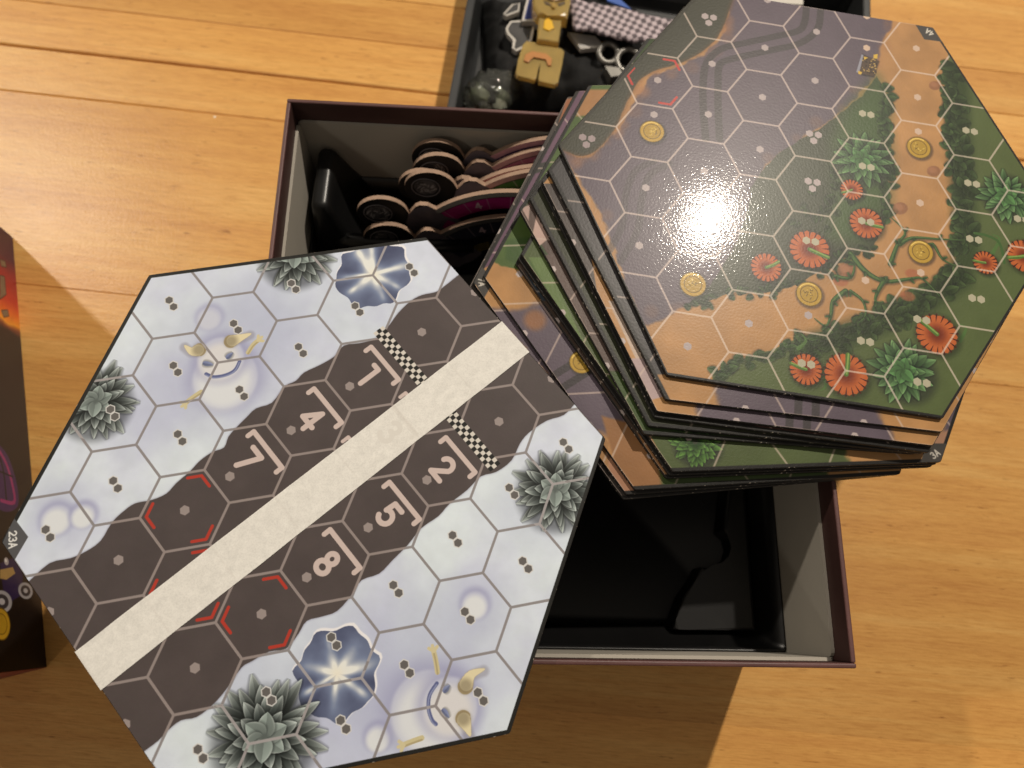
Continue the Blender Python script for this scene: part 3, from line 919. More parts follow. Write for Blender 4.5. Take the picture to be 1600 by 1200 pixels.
    for p in (((262, 470), (300, 480), (268, 500)), ((215, 590), (250, 600), (240, 622), (218, 615)), ((345, 455), (380, 450), (375, 490), (345, 485))):
        cv.poly(q(*p), (.80, .66, .26))
    border(cv, (120,), 2.3, (.215, .21, .18)); border(cv, (0,), 1.7); border(cv, (300,), 1.5); border(cv, (240,), 1.5); border(cv, (180,), .9)
    corner_label(cv, 60, '4A', True)
    return cv

def paint_23a(T):
    SNOW = (.865, .91, .945)
    cv = Canvas(-R0, R0, -3.5*D0, 3.5*D0, 5.0, SNOW, T.loc)
    pl = lambda *p: [T.loc(*q) for q in p]
    h, w = cv.h, cv.w
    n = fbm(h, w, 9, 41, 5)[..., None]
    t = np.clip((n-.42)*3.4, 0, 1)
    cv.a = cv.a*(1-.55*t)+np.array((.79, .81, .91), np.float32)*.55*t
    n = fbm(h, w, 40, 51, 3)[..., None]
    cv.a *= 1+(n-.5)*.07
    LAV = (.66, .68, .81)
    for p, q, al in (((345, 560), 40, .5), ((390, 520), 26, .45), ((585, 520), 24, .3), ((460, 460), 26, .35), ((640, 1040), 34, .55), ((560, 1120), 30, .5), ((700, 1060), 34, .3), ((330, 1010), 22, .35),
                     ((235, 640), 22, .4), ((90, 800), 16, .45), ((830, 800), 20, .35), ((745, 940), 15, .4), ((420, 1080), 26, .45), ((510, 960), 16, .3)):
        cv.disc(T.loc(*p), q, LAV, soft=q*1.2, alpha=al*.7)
    # snowballs
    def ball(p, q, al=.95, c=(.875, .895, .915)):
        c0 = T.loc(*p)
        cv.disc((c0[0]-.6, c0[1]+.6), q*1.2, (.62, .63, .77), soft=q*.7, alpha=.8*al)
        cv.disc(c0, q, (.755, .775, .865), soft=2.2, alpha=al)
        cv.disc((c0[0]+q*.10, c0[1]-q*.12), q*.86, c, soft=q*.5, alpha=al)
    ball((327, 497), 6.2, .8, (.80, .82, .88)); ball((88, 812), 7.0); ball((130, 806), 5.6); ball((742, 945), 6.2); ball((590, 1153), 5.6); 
    # snow figures: body, head, horns, eyes, smile, branch arms
    def figure(body, bq, head, hq, horns, eyes, smile, arms):
        ball(body, bq, .9); ball(head, hq, .95, (.86, .86, .87))
        for a in arms:
            cv.line(smooth_pts(pl(*a)), 2.3, (.80, .76, .60), taper=False)
            cv.line(smooth_pts([(x+.6, y-.4) for x, y in pl(*a)]), .8, (.62, .56, .42), alpha=.6)
            e_ = T.loc(*a[-1])
            for da in (-.9, 0, .8):
                f0 = T.loc(*a[-2]); an = math.atan2(e_[1]-f0[1], e_[0]-f0[0])+da
                cv.line([e_, (e_[0]+2.6*math.cos(an), e_[1]+2.6*math.sin(an))], 1.5, (.82, .78, .63))
        for a in horns:
            q_ = pl(*a)
            cv.line([(x+.5, y-.6) for x, y in smooth_pts(q_)], 5.0, (.50, .48, .52), soft=2, alpha=.4)
            s_ = smooth_pts(q_)
            cv.line(s_, 7.2, (.66, .60, .46), taper=True)
            cv.line(s_[1:], 6.2, (.88, .84, .70), taper=True)
            cv.disc(q_[0], 3.2, (.45, .41, .34), soft=3.6, alpha=.55)
        for a in eyes:
            c0, c1 = pl(*a)
            cv.leaf(c0, math.atan2(c1[1]-c0[1], c1[0]-c0[0]), math.hypot(c1[0]-c0[0], c1[1]-c0[1]), 2.6, (.46, .50, .66), (.56, .60, .74))
        cv.line(smooth_pts(pl(*smile)), 1.7, (.38, .41, .58)); cv.line([(x+.4, y-.5) for x, y in smooth_pts(pl(*smile))], .6, (.55, .58, .72))
    k = 500/1600
    a1 = lambda *p: tuple((200+x*k, 370+y*k) for x, y in p)
    figure((352, 590), 16, (345, 560), 11.5, (a1((355, 565), (320, 572), (285, 545)), a1((515, 522), (560, 505), (612, 485))),
           (a1((372, 630), (428, 640)), a1((490, 608), (525, 578))), a1((390, 685), (430, 700), (490, 690), (535, 665), (558, 622)),
           (a1((600, 578), (625, 540), (650, 518)), a1((365, 775), (320, 805), (290, 830))))
    k2 = 560/1600
    a2 = lambda *p: tuple((300+x*k2, 900+y*k2) for x, y in p)
    figure(a2((1060, 600))[0], 17.5, a2((1150, 580))[0], 12.5, (a2((1220, 490), (1245, 440), (1302, 415)), a2((1210, 635), (1225, 670), (1240, 710))),
           (a2((1120, 518), (1150, 485)), a2((1115, 592), (1148, 632))), a2((1092, 478), (1060, 530), (1055, 590), (1070, 640), (1088, 660)),
           (a2((1095, 428), (1088, 380), (1078, 335)), a2((1025, 722), (980, 738), (945, 752))))
    # ice crystals
    def ice(c, q, seed, rot=0.0):
        c0 = T.loc(*c)
        rg = random.Random(seed)
        lob = 7
        pts = []
        for i in range(70):
            a = 2*math.pi*i/70
            rr = q*(.94+.13*(1-abs(math.sin(lob*a/2+rot)))**1.2+.05*math.cos(2*a+seed)+.03*math.cos(11*a))
            pts.append((c0[0]+rr*math.cos(a), c0[1]+rr*math.sin(a)))
        cv.poly([(x-.3, y+.8) for x, y in [(c0[0]+(x-c0[0])*1.03, c0[1]+(y-c0[1])*1.03) for x, y in pts]], (.93, .93, .95), soft=.8)
        wn = cv.win(c0[0]-q*1.3, c0[0]+q*1.3, c0[1]-q*1.3, c0[1]+q*1.3)
        X, Y = np.broadcast_arrays(cv.X[:, wn[1]], cv.Y[wn[0]])
        sd = cv.sdpoly(X, Y, pts)
        dx, dy = X-c0[0], Y-c0[1]
        rr = np.sqrt(dx*dx+dy*dy)/q; a = np.arctan2(dy, dx)
        v = .12+.10*np.cos(3*a+seed)
        for k_ in range(7):
            a0 = rot+k_*2*math.pi/7+rg.uniform(-.25, .25)
            da = np.angle(np.exp(1j*(a-a0)))
            wd_ = rg.uniform(.16, .34)
            v = v+rg.uniform(.45, .95)*np.exp(-(da/wd_)**2)*np.clip(1.12-rr*rg.uniform(.7, 1.05), 0, 1)
            v = v+rg.uniform(.0, .5)*np.exp(-(da/.10)**2)*np.exp(-((rr-.72)/.16)**2)
        v = v+.75*np.exp(-(rr/.34)**2)+.10
        v = v+(fbm(*v.shape, 8, seed, 3)-.5)*.16
        v = np.clip(v, 0, 1)[..., None]
        c1, c2, c3 = (np.array(x, np.float32) for x in ((.22, .235, .345), (.47, .52, .64), (.91, .92, .91)))
        colr = np.where(v < .5, c1+(c2-c1)*v*2, c2+(c3-c2)*(v*2-1))
        core = np.exp(-(rr/.15)**2)[..., None]*.45
        colr = colr*(1-core)+np.array((.96, .92, .82), np.float32)*core
        cv.put(wn, np.clip(.5-sd*cv.k, 0, 1), colr)
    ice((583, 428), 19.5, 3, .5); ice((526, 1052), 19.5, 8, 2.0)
    # frosty plants
    FD, FL = (.115, .145, .14), (.84, .89, .885)
    for c, q, sd_, core in (((868, 765), 20.5, 2, 1), ((413, 1152), 25, 3, 1), ((150, 627), 19.5, 5, 0), ((462, 397), 20, 7, 0)):
        cv.plant(T.loc(*c), q, FD, FL, sd_, ((1.10, 15), (.98, 13), (.78, 11), (.58, 8)), tp=2.1, wf=.25, rim=(.95, .97, .97), core=(.62, .68, .665))
    # asphalt
    up = [(717, 429), (693, 448), (681, 456), (659, 461), (642, 470), (622, 489), (605, 512), (587, 529), (562, 536), (537, 540), (522, 557), (500, 570), (475, 582), (462, 595), (444, 604), (425, 629),
          (400, 638), (385, 652), (370, 667), (357, 682), (350, 699), (332, 706), (312, 720), (297, 736), (275, 755), (260, 771), (237, 781), (212, 786), (195, 797), (175, 816), (157, 845), (133, 862), (110, 872), (77, 880), (43, 910), (20, 925)]
    lo = [(900, 628), (881, 648), (854, 657), (826, 676), (812, 693), (799, 719), (775, 737), (751, 744), (730, 765), (702, 787), (685, 806), (658, 825), (637, 851), (613, 875), (592, 896), (565, 906), (551, 927), (527, 954),
          (503, 963), (479, 970), (466, 990), (447, 1013), (420, 1018), (393, 1033), (377, 1043), (353, 1077), (333, 1100), (307, 1120), (283, 1125), (263, 1140), (247, 1157), (223, 1175), (205, 1190)]
    U, Lw = smooth_pts(pl(*up), 3), smooth_pts(pl(*lo), 3)
    road = [(U[0][0], 140)]+U+[(U[-1][0], -140), (Lw[-1][0], -140)]+Lw[::-1]+[(Lw[0][0], 140)]
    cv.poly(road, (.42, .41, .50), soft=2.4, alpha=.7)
    cv.poly(road, (.315, .282, .280))
    m_ = cv.sdpoly(cv.X, cv.Y, road) < 0
    nn = fbm(h, w, 26, 61, 5)[..., None]
    cv.a = np.where(m_[..., None], cv.a*(1+(nn-.5)*.14), cv.a)
    grey, pale = np.array((.54, .52, .525), np.float32), np.array((.60, .555, .545), np.float32)
    e = hexcell(cv)
    al = np.clip(.5-(e-.62)*cv.k, 0, 1)[..., None]*.92
    lum = cv.a.mean(2, keepdims=True)
    gc = np.where(m_[..., None], pale, np.where(lum < .62, (.66, .64, .65), grey))
    cv.a = cv.a*(1-al)+gc*al
    # cell marks
    digit_at = pl((575, 585), (484, 651), (386, 715), (690, 729), (606, 801), (509, 877))
    for c in centres():
        inside = cv.sdpoly(np.array([[c[0]]], np.float32), np.array([[c[1]]], np.float32), road)[0, 0] < 0
        if inside:
            if any(math.hypot(c[0]-d_[0], c[1]-d_[1]) < 12 for d_ in digit_at):
                c = (c[0], c[1]-10.5)
            cv.hexdot(c, 2.5, (.60, .555, .55), rot=math.pi/6)
        elif max(abs(c[1]), abs(c[0])*math.sqrt(3)/2+abs(c[1])*.5) < 3.5*D0-4:
            for s_ in (-1, 1):
                cv.hexdot((c[0]+s_*2.25, c[1]-s_*.15), 2.05, (.40, .39, .385), rim=(.84, .84, .84), rot=math.pi/6)
    # grid numbers and brackets
    INK = (.80, .735, .715)
    def start(px_digit, digit, px_a, px_b):
        a, b_ = T.loc(*px_a), T.loc(*px_b)
        y = (a[1]+b_[1])/2
        cv.line([(a[0], y-3.4), (a[0], y), (b_[0], y), (b_[0], y-3.4)], 2.5, INK)
        d_ = T.loc(*px_digit)
        cv.text(digit, (d_[0]+1.0, d_[1]), 0, 12.0, 2.7, INK)
    k = 500/1600
    q = lambda x, y: (200+x*k, 370+y*k)
    start(q(1200, 685), '1', q(1218, 548), q(1350, 715)); start(q(908, 900), '4', q(932, 757), q(1065, 930)); start(q(595, 1105), '7', q(630, 972), q(768, 1155))
    k3 = 550/1600
    q = lambda x, y: (400+x*k3, 600+y*k3)
    start(q(845, 375), '2', q(868, 238), q(990, 405)); start(q(600, 585), '5', q(610, 442), q(738, 617)); start(q(318, 805), '8', q(340, 658), q(468, 838))
    for c in ((0, 36*1.0), (0, 0)):          # numbers that run under the tape
        pass
    for (x, y), b_ in (((0, 54), 1), ((0, 18), 1)):
        cv.line([(x-10.5, y+9-3.4), (x-10.5, y+9), (x+10.5, y+9), (x+10.5, y+9-3.4)], 1.9, INK)
    # chequered line
    c0, c1 = T.loc(594, 516), T.loc(768, 726)
    y0 = (c0[1]+c1[1])/2
    sq_ = 2.15
    x = c0[0]-1.0
    i = 0
    while x < c1[0]+1:
        for j in range(3):
            cv.poly([(x, y0+(j-1.5)*sq_), (x+sq_, y0+(j-1.5)*sq_), (x+sq_, y0+(j-.5)*sq_), (x, y0+(j-.5)*sq_)], (.13, .13, .12) if (i+j) % 2 else (.84, .82, .79))
        x += sq_
        i += 1
    # red corner marks
    cw = D0*math.sqrt(3)/2
    for p in ((288, 797), (327, 905), (405, 960)):
        c = T.loc(*p)
        kk = round(c[0]/cw); off = (kk % 2)*D0/2
        chevrons(cv, (kk*cw, round((c[1]-off)/D0)*D0+off), (.70, .235, .185))
    border(cv, (120, 180, 300, 0), 2.0, (.13, .13, .12))
    corner_label(cv, 240, '23A', True, (.33, .33, .34), (.86, .86, .85))
    return cv

def paint_misc(T, style, seed, ppm=2.6):
    cv = Canvas(-R0, R0, -3.5*D0, 3.5*D0, ppm, SAND, T.loc)
    pl = lambda *p: [T.loc(*q) for q in p]
    cv.grainy(.12, seed, 12, 4)
    style(cv, pl, T)
    cv.grainy(.07, seed+9, 24, 4)
    return cv
def tracks(cv, a, b_, off=4.0, wd=3.6):
    dx, dy = b_[0]-a[0], b_[1]-a[1]
    q = math.hypot(dx, dy)
    for s_ in (-1, 1):
        cv.line([(a[0]-dy/q*off*s_, a[1]+dx/q*off*s_), (b_[0]-dy/q*off*s_, b_[1]+dx/q*off*s_)], wd, (.255, .235, .245))
def fin(cv, edges=(120, 0, 300), lab=None):
    grid(cv, 1.05, grid_light)
    for c in centres():
        cv.hexdot(c, 2.2, (.70, .65, .64))
    border(cv, edges, 2.0)
    if lab:
        corner_label(cv, *lab)
def st2(cv, pl, T):                          # second tile: dark gritty flank, purple road with tracks below
    cv.poly(pl((840, 270), (880, 225), (1180, 400), (1060, 585), (1015, 585)), (.27, .26, .265), soft=1)
    cv.poly(pl((1115, 600), (1135, 690), (1330, 720), (1390, 690), (1360, 600)), ROAD, soft=5, rough=3, seed=2)
    a = pl((1262, 600), (1258, 720))
    tracks(cv, a[0], a[1], 4.6, 4.2)
    fin(cv, (120, 180))
def st3(cv, pl, T):
    cv.poly(pl((1075, 600), (1110, 720), (1360, 740), (1400, 690), (1360, 600)), ROAD, soft=5, rough=3, seed=3)
    a = pl((1250, 600), (1243, 740))
    tracks(cv, a[0], a[1], 4.6, 4.2)
    cv.poly(pl((846, 287), (905, 287), (935, 470), (900, 420)), (.30, .27, .26))
    cv.poly(pl((878, 300), (915, 340), (960, 450), (900, 345)), (.70, .62, .58), soft=.8)
    cv.poly(pl((950, 470), (985, 470), (1012, 560), (1000, 575)), (.72, .64, .58), soft=.8)
    cv.poly(pl((985, 560), (1010, 560), (1035, 620), (1018, 625)), (.66, .58, .58), soft=.8)
    fin(cv, (120,))
def st4(cv, pl, T):
    cv.a[:] = (.16, .15, .14)
    cv.poly(pl((860, 290), (1030, 640), (1060, 640), (900, 290)), (.26, .33, .18), soft=1)
    cv.poly(pl((985, 40), (1040, 40), (1040, 160), (930, 160)), (.36, .46, .22))
    cv.poly(pl((1180, 650), (1180, 740), (1330, 740), (1330, 650)), (.34, .24, .22), soft=4)
    fin(cv, (120, 240, 180))
def st5(cv, pl, T):
    cv.a[:] = (.20, .26, .14)
    cv.poly(pl((812, 332), (850, 290), (900, 380), (940, 470), (905, 470)), (.33, .27, .25), soft=1.0)
    cv.poly(pl((826, 395), (842, 318), (864, 368), (858, 372), (842, 385)), (.72, .61, .57), soft=.8)
    cv.poly(pl((815, 325), (828, 320), (826, 345)), (.66, .56, .53), soft=.6)
    cv.poly(pl((845, 400), (872, 395), (960, 560), (985, 620), (962, 620)), (.36, .30, .28), soft=1.0)
    cv.poly(pl((950, 580), (985, 580), (1010, 680), (985, 660)), (.24, .31, .16), soft=1.5)
    cv.plant(T.loc(1085, 668), 12, (.10, .17, .08), (.26, .38, .18), 5)
    cv.poly(pl((1180, 650), (1180, 740), (1420, 740), (1420, 650)), (.30, .22, .20), soft=6)
    fin(cv, (120, 240))
def st6(cv, pl, T):                          # the tile marked 3A
    cv.a[:] = GRASS
    cv.a *= .92
    cv.poly(pl((1330, 660), (1320, 712), (1350, 740), (1500, 740), (1560, 560), (1480, 560)), SAND, soft=3, rough=2, seed=6)
    cv.poly(pl((1500, 560), (1470, 690), (1510, 690), (1560, 560)), ROAD, soft=3)
    cv.poly(pl((1460, 680), (1452, 700), (1500, 700), (1510, 660)), (.66, .50, .40), soft=2)
    cv.poly(pl((1005, 680), (1038, 735), (1046, 735), (1016, 680)), (.55, .38, .22), soft=1)
    cv.plant(T.loc(1086, 690), 14.5, (.16, .30, .12), (.44, .62, .30), 6)
    cv.poly(pl((818, 404), (860, 420), (905, 540), (880, 520)), (.28, .37, .19), soft=1)
    cv.poly(pl((826, 402), (850, 402), (915, 540), (905, 540)), (.37, .45, .26), soft=.8)
    fin(cv, (120, 240, 300))
    corner_label(cv, 300, '3A', True)
def st7(cv, pl, T):
    cv.a[:] = (.30, .25, .22)
    cv.poly(pl((810, 405), (826, 405), (870, 470), (845, 470)), (.20, .24, .28), soft=.8)
    cv.poly(pl((995, 675), (1012, 690), (1042, 741), (1030, 741)), (.62, .45, .30), soft=1)
    fin(cv, (120, 240))
def st8(cv, pl, T):
    cv.poly(pl((740, 330), (980, 60), (1000, 300), (870, 395), (815, 425), (775, 412), (760, 400)), (.29, .37, .19), soft=1.5, rough=2, seed=4)
    cv.poly(pl((912, 140), (990, 140), (990, 175), (900, 182)), (.63, .46, .30), soft=2)
    cv.poly(pl((790, 375), (830, 370), (840, 408), (815, 418), (790, 405)), (.24, .33, .17), soft=3)
    cv.poly(pl((770, 492), (850, 472), (900, 480), (960, 580), (1010, 640), (960, 690), (880, 640), (800, 560)), ROAD, soft=5, rough=3, seed=8)
    cv.disc(T.loc(836, 500), 6, (.60, .40, .24), soft=5, alpha=.7)
    a = pl((850, 610), (930, 560))
    tracks(cv, a[0], a[1], 4.2, 4.2)
    cv.poly(pl((940, 650), (980, 660), (1080, 790), (980, 790)), (.56, .40, .26), soft=2)
    cv.poly(pl((1030, 735), (1290, 720), (1300, 790), (1040, 790)), (.25, .32, .17), soft=3)
    fin(cv, (120, 240))
    coin(cv, T.loc(908, 566), 6.6, 9)
def st9(cv, pl, T):                          # the tile marked 7A
    cv.poly(pl((740, 425), (790, 405), (920, 130), (880, 120)), (.40, .30, .37), soft=1, rough=.8, seed=3)
    cv.poly(pl((820, 262), (870, 248), (866, 262), (822, 276)), (.22, .21, .20))
    cv.poly(pl((880, 480), (760, 480), (900, 640), (950, 690), (1000, 640)), ROAD, soft=4, rough=3, seed=5)
    a = pl((850, 612), (910, 575))
    tracks(cv, a[0], a[1], 4.2, 4.0)
    cv.poly(pl((945, 695), (970, 690), (1010, 780), (960, 780)), (.63, .46, .36), soft=2)
    cv.poly(pl((1030, 730), (1400, 700), (1400, 770), (1030, 800)), ROAD, soft=4)
    fin(cv, (120, 240))
    corner_label(cv, 180, '7A', True)
def st10(cv, pl, T):
    cv.a[:] = (.24, .22, .21)
    cv.poly(pl((1000, 740), (1400, 700), (1400, 790), (1000, 800)), (.24, .22, .23), soft=4)
    cv.poly(pl((885, 155), (905, 150), (880, 260), (850, 260)), (.58, .37, .25), soft=1)
    fin(cv, (240,))
def stb(cv, pl, T):
    cv.a[:] = (.21, .22, .16)
    fin(cv, (120, 240, 180))

def hex_outline(rad, rc=1.3):
    pts = []
    for k in range(6):
        a = math.radians(60*k)
        for da in (-1, 0, 1):
            q = rad-(rc*.16 if da == 0 else 0)
            off = da*rc
            p = (q*math.cos(a), q*math.sin(a))
            if da:
                ed = math.radians(60*k+da*120)
                p = (rad*math.cos(a)+rc*math.cos(ed), rad*math.sin(a)+rc*math.sin(ed))
            pts.append(p)
    return pts
def build_tile(T, cv, label, rough=.40, linen=.35, coat=0.0, group='hexagonal board tiles piled on the box'):
    im = cv.image('tile_print')
    pm = print_material('tile_print', im, rough, linen, coat)
    pts = hex_outline(R0*T.s)
    inn = [(x*(1-.35/R0), y*(1-.35/R0)) for x, y in pts]
    n = len(pts)
    vs = [(x, y, 0) for x, y in pts]+[(x, y, TH-.3) for x, y in pts]+[(x, y, TH) for x, y in inn]
    fs = [tuple(range(n))[::-1]]
    fs += [(k, (k+1) % n, n+(k+1) % n, n+k) for k in range(n)]
    fs += [(n+k, n+(k+1) % n, 2*n+(k+1) % n, 2*n+k) for k in range(n)]
    fs += [tuple(range(2*n, 3*n))]
    o = obj('game_tile', vs, fs, [M_edge, pm], None, (T.c[0], T.c[1], T.z-TH), T.r, midx=[0]+[0]*n+[0]*n+[1], uv=cv.uv(T.s))
    return tag(o, label, 'game tile', group)

def build_stack():
    H = lambda D: 564-D
    lst = [(192.8, 234.4, 372.0, -8.24, None, 'glossy tile marked 4A with purple road, orange flowers and spiky shrubs, topmost of the pile'),
           (187.6, 225.6, 374.8, -6.0, st2, 'tile with purple tracked road strip lying directly under the 4A tile'),
           (184.2, 219.3, 377.6, -6.4, st3, 'third tile from the top of the pile, pale patches along its flank'),
           (184.0, 216.6, 380.4, -6.6, st4, 'nearly black fourth tile from the top of the pile'),
           (178.0, 215.0, 383.2, -5.0, stb, 'dark olive fifth tile from the top, sandwiched in the pile'),
           (172.6, 213.6, 386.0, -3.36, st5, 'dark green tile with a pale stone on its projecting corner, above the 3A tile'),
           (174.1, 202.2, 388.8, 2.7, st6, 'green tile marked 3A with a spiky shrub at its edge'),
           (172.6, 201.2, 391.6, 2.9, stb, 'dark olive tile directly under the 3A tile, hardly projecting'),
           (171.3, 200.2, 394.4, 3.05, st7, 'brown-grey tile second below the 3A tile'),
           (152.9, 195.3, 397.2, 3.9, st8, 'tile with orange sand, coin and green meadow, lying on the 7A tile'),
           (147.0, 194.1, 400.0, 4.7, st9, 'tile marked 7A with a purple strip along its edge, low in the pile'),
           (144.0, 193.0, 402.8, 5.6, st10, 'bottom tile of the pile, resting on the box rim under the 7A tile')]
    for i, (x, y, D, rot, st, lab) in enumerate(lst):
        T = Tile(x, y, H(D), rot)
        cv = paint_4a(T) if st is None else paint_misc(T, st, 100+i*7)
        if st is None:
            build_tile(T, cv, lab, .36, .17, .13)
        else:
            build_tile(T, cv, lab, .34, .15, .2)
build_stack()

def build_snow_tile():
    sc_ = 394.4/377.4
    T = Tile(-72.4*sc_, 60.9*sc_, 564-394.4, -49.52, sc_)
    o = build_tile(T, paint_23a(T), 'snowy tile marked 23A with horned snow figures, dark race start and a cream tape strip', .46, .10, .06)
    # cream paper tape across the middle
    tv = Canvas(-14, 14, -127, 127, 5.0, (.89, .882, .86))
    n1, n2 = fbm(tv.h, tv.w, 9, 5, 4)[..., None], fbm(tv.h, tv.w, 60, 9, 3)[..., None]
    tv.a *= 1+(n1-.5)*.10+np.clip(n2-.55, -.2, .3)*-.14
    gh = (.70, .67, .64)
    for yy, dg in ((T.loc(598, 660)[1], '3'),):
        tv.line([(-10, yy+6), (-10, yy+9), (10, yy+9), (10, yy+6)], 2.4, gh, soft=.8, alpha=.16)
        tv.text(dg, (1, yy), 0, 12, 2.6, (.862, .852, .828))
    tv.a = tv.a*.86+np.array((.89, .882, .86), np.float32)*.14
    for yy in range(-108, 120, 36):
        tv.line([(-10, yy-18), (10, yy-18)], 1.0, gh, soft=.8, alpha=.10)
    tim = tv.image('tape_print')
    m_ = print_material('cream_tape', tim, .75, .12)
    hw = 9.3*sc_
    L_ = 3.5*D0*sc_
    q = (T.loc(806, 530), T.loc(140, 1040))
    xs = [T.loc(*p)[0]*sc_ for p in ((781, 505), (826, 551), (115, 1020), (163, 1074))]
    pts = [(xs[2], -L_-.3), (xs[3], -L_-.3), (xs[1], L_+.3), (xs[0], L_+.3)]
    rgt = random.Random(2)
    lf = [(xs[2]+(xs[0]-xs[2])*k_/24+rgt.uniform(-.12, .12), -L_-.3+(2*L_+.6)*k_/24) for k_ in range(25)]
    rt = [(xs[3]+(xs[1]-xs[3])*k_/24+rgt.uniform(-.12, .12), -L_-.3+(2*L_+.6)*k_/24) for k_ in range(25)]
    bm = prism_bm(rt+lf[::-1], TH+.02, TH+.30, 0)
    for x0, x1, yy in ((xs[2], xs[3], -1), (xs[0], xs[1], 1)):   # the ends fold over the board edge
        y0 = yy*(L_+.06); y1 = yy*(L_+.3)
        box_bm(x0, x1, min(y0, y1), max(y0, y1), -.05, TH+.03, 0, bm=bm)
    tp = from_bm('tape', bm, m_, o)
    ul = tp.data.uv_layers.new(name='UVMap')
    for lp in tp.data.loops:
        v = tp.data.vertices[lp.vertex_index].co/S/sc_
        ul.data[lp.index].uv = ((v.x+14)/28, (v.y+127)/254)
build_snow_tile()

# ------------------------------------------------------------------ the lid of the box at the left
def build_lid():
    far, near = at(20, 371, 0), at(73, 1042, 0)
    L_ = math.hypot(near[0]-far[0], near[1]-far[1])
    th = math.atan2(far[1]-near[1], far[0]-near[0])         # direction of the right wall, towards the back
    g = empty('box_lid', (near[0], near[1], 0), th-math.pi/2)
    tag(g, 'dark printed box lid standing beside the snowy tile, sunset and purple car on its side', 'box lid')
    H_ = 160.0
    cv = Canvas(0, L_, 0, H_, 3.0, (.10, .085, .085))
    ey = np.array([far[0]-near[0], far[1]-near[1]])/L_
    nrm = np.array([ey[1], -ey[0]])
    def loc(u_, v_):
        d = ray(u_, v_)
        k_ = ((near[0]-CAM[0])*nrm[0]+(near[1]-CAM[1])*nrm[1])/(d[0]*nrm[0]+d[1]*nrm[1])
        p = CAM+d*k_
        return (p[0]-near[0])*ey[0]+(p[1]-near[1])*ey[1], p[2]
    cv.tl = loc
    # sky bands along the wall
    stops = [(1.0, (.25, .13, .22)), (.93, (.34, .16, .24)), (.885, (.62, .19, .20)), (.82, (.80, .24, .17)), (.785, (.92, .47, .17)), (.76, (.96, .66, .22)), (.748, (.50, .26, .18)), (.735, (.16, .11, .11)), (0, (.09, .075, .075))]
    tt = np.broadcast_to(cv.X/L_, (cv.h, cv.w))+(fbm(cv.h, cv.w, 20, 5, 3)-.5)*.02+cv.Y/L_*.05
    for ch in range(3):
        cv.a[..., ch] = np.interp(tt, [s_[0] for s_ in stops][::-1], [s_[1][ch] for s_ in stops][::-1])
    pl = lambda *p: [loc(*q) for q in p]
    for p in (((0, 405), (8, 408), (10, 418), (2, 416)), ((0, 430), (7, 432), (10, 460), (0, 468)), ((2, 485), (12, 484), (14, 494), (6, 496))):
        cv.poly(pl(*p), (.52, .45, .36)); q = pl(*p); cv.line(q+[q[0]], .5, (.12, .09, .09))
    # car body in purple and pink
    cv.poly(smooth_pts(pl((-6, 690), (12, 712), (26, 755), (28, 790), (10, 800), (-10, 790))), (.27, .16, .36))
    cv.line(smooth_pts(pl((-4, 700), (10, 725), (20, 760), (22, 785), (2, 782))), 2.6, (.62, .22, .46))
    cv.line(smooth_pts(pl((0, 715), (6, 740), (10, 780))), 1.6, (.06, .05, .07))
    cv.line(smooth_pts(pl((-4, 735), (20, 745))), 1.2, (.06, .05, .07))
    cv.poly(pl((0, 880), (25, 870), (36, 900), (34, 930), (8, 945)), (.17, .13, .30))
    cv.poly(pl((0, 890), (20, 886), (24, 896), (10, 906), (0, 904)), (.70, .58, .36))
    for p, q in (((40, 923), 5.5), ((3, 940), 7.0)):
        c = loc(*p); cv.disc(c, q, (.66, .66, .68), sq=1.6); cv.disc(c, q*.66, (.24, .23, .25), sq=1.6); cv.disc(c, q*.3, (.72, .72, .74), sq=1.6)
    c = loc(10, 877); cv.disc(c, 2.6, (.72, .70, .72)); cv.disc((c[0]+.5, c[1]+.6), 1.2, (.95, .95, .95))
    c = loc(2, 975); cv.disc(c, 10, (.45, .34, .08)); cv.disc(c, 9.2, (.76, .60, .16)); cv.disc(c, 6.6, (.48, .36, .09)); cv.disc(c, 6.0, (.72, .57, .15))
    cv.grainy(.06, 3, 60)
    pm = print_material('lid_side_print', cv.image('lid_side'), .38, .12, .1)
    uvf = lambda v: (v[1]/L_, v[2]/H_)
    Wd, T_ = 326.0, 2.6
    box = lambda x0, x1, y0, y1, z0, z1: ([(x0, y0, z0), (x1, y0, z0), (x1, y1, z0), (x0, y1, z0), (x0, y0, z1), (x1, y0, z1), (x1, y1, z1), (x0, y1, z1)],
                                          [(3, 2, 1, 0), (4, 5, 6, 7), (0, 1, 5, 4), (1, 2, 6, 5), (2, 3, 7, 6), (3, 0, 4, 7)])
    M_red = mat('red_lid_paper', (.50, .16, .12), .5, .2, 30)
    M_dk = mat('dark_lid_paper', (.13, .105, .105), .45, .2, 30)
    obj('side_wall', *box(-T_, 0, 0, L_, 0, H_), [pm, M_dk], g, midx=[1, 1, 1, 0, 1, 1], uv=uvf)
    obj('side_wall', *box(-Wd, -Wd+T_, 0, L_, 0, H_), M_dk, g)
    obj('front_wall', *box(-Wd+T_+.02, -T_-.02, .02, T_, 0, H_), [M_red, M_dk], g)
    obj('back_wall', *box(-Wd+T_+.02, -T_-.02, L_-T_, L_-.02, 0, H_), M_dk, g)
    obj('top_panel', *box(-Wd+T_+.02, -T_-.02, T_+.02, L_-T_-.02, H_-T_, H_-.05), M_dk, g)
    obj('edge_strip', *box(-Wd+1, -.6, -.35, -.02, 0, H_), M_red, g)
build_lid()

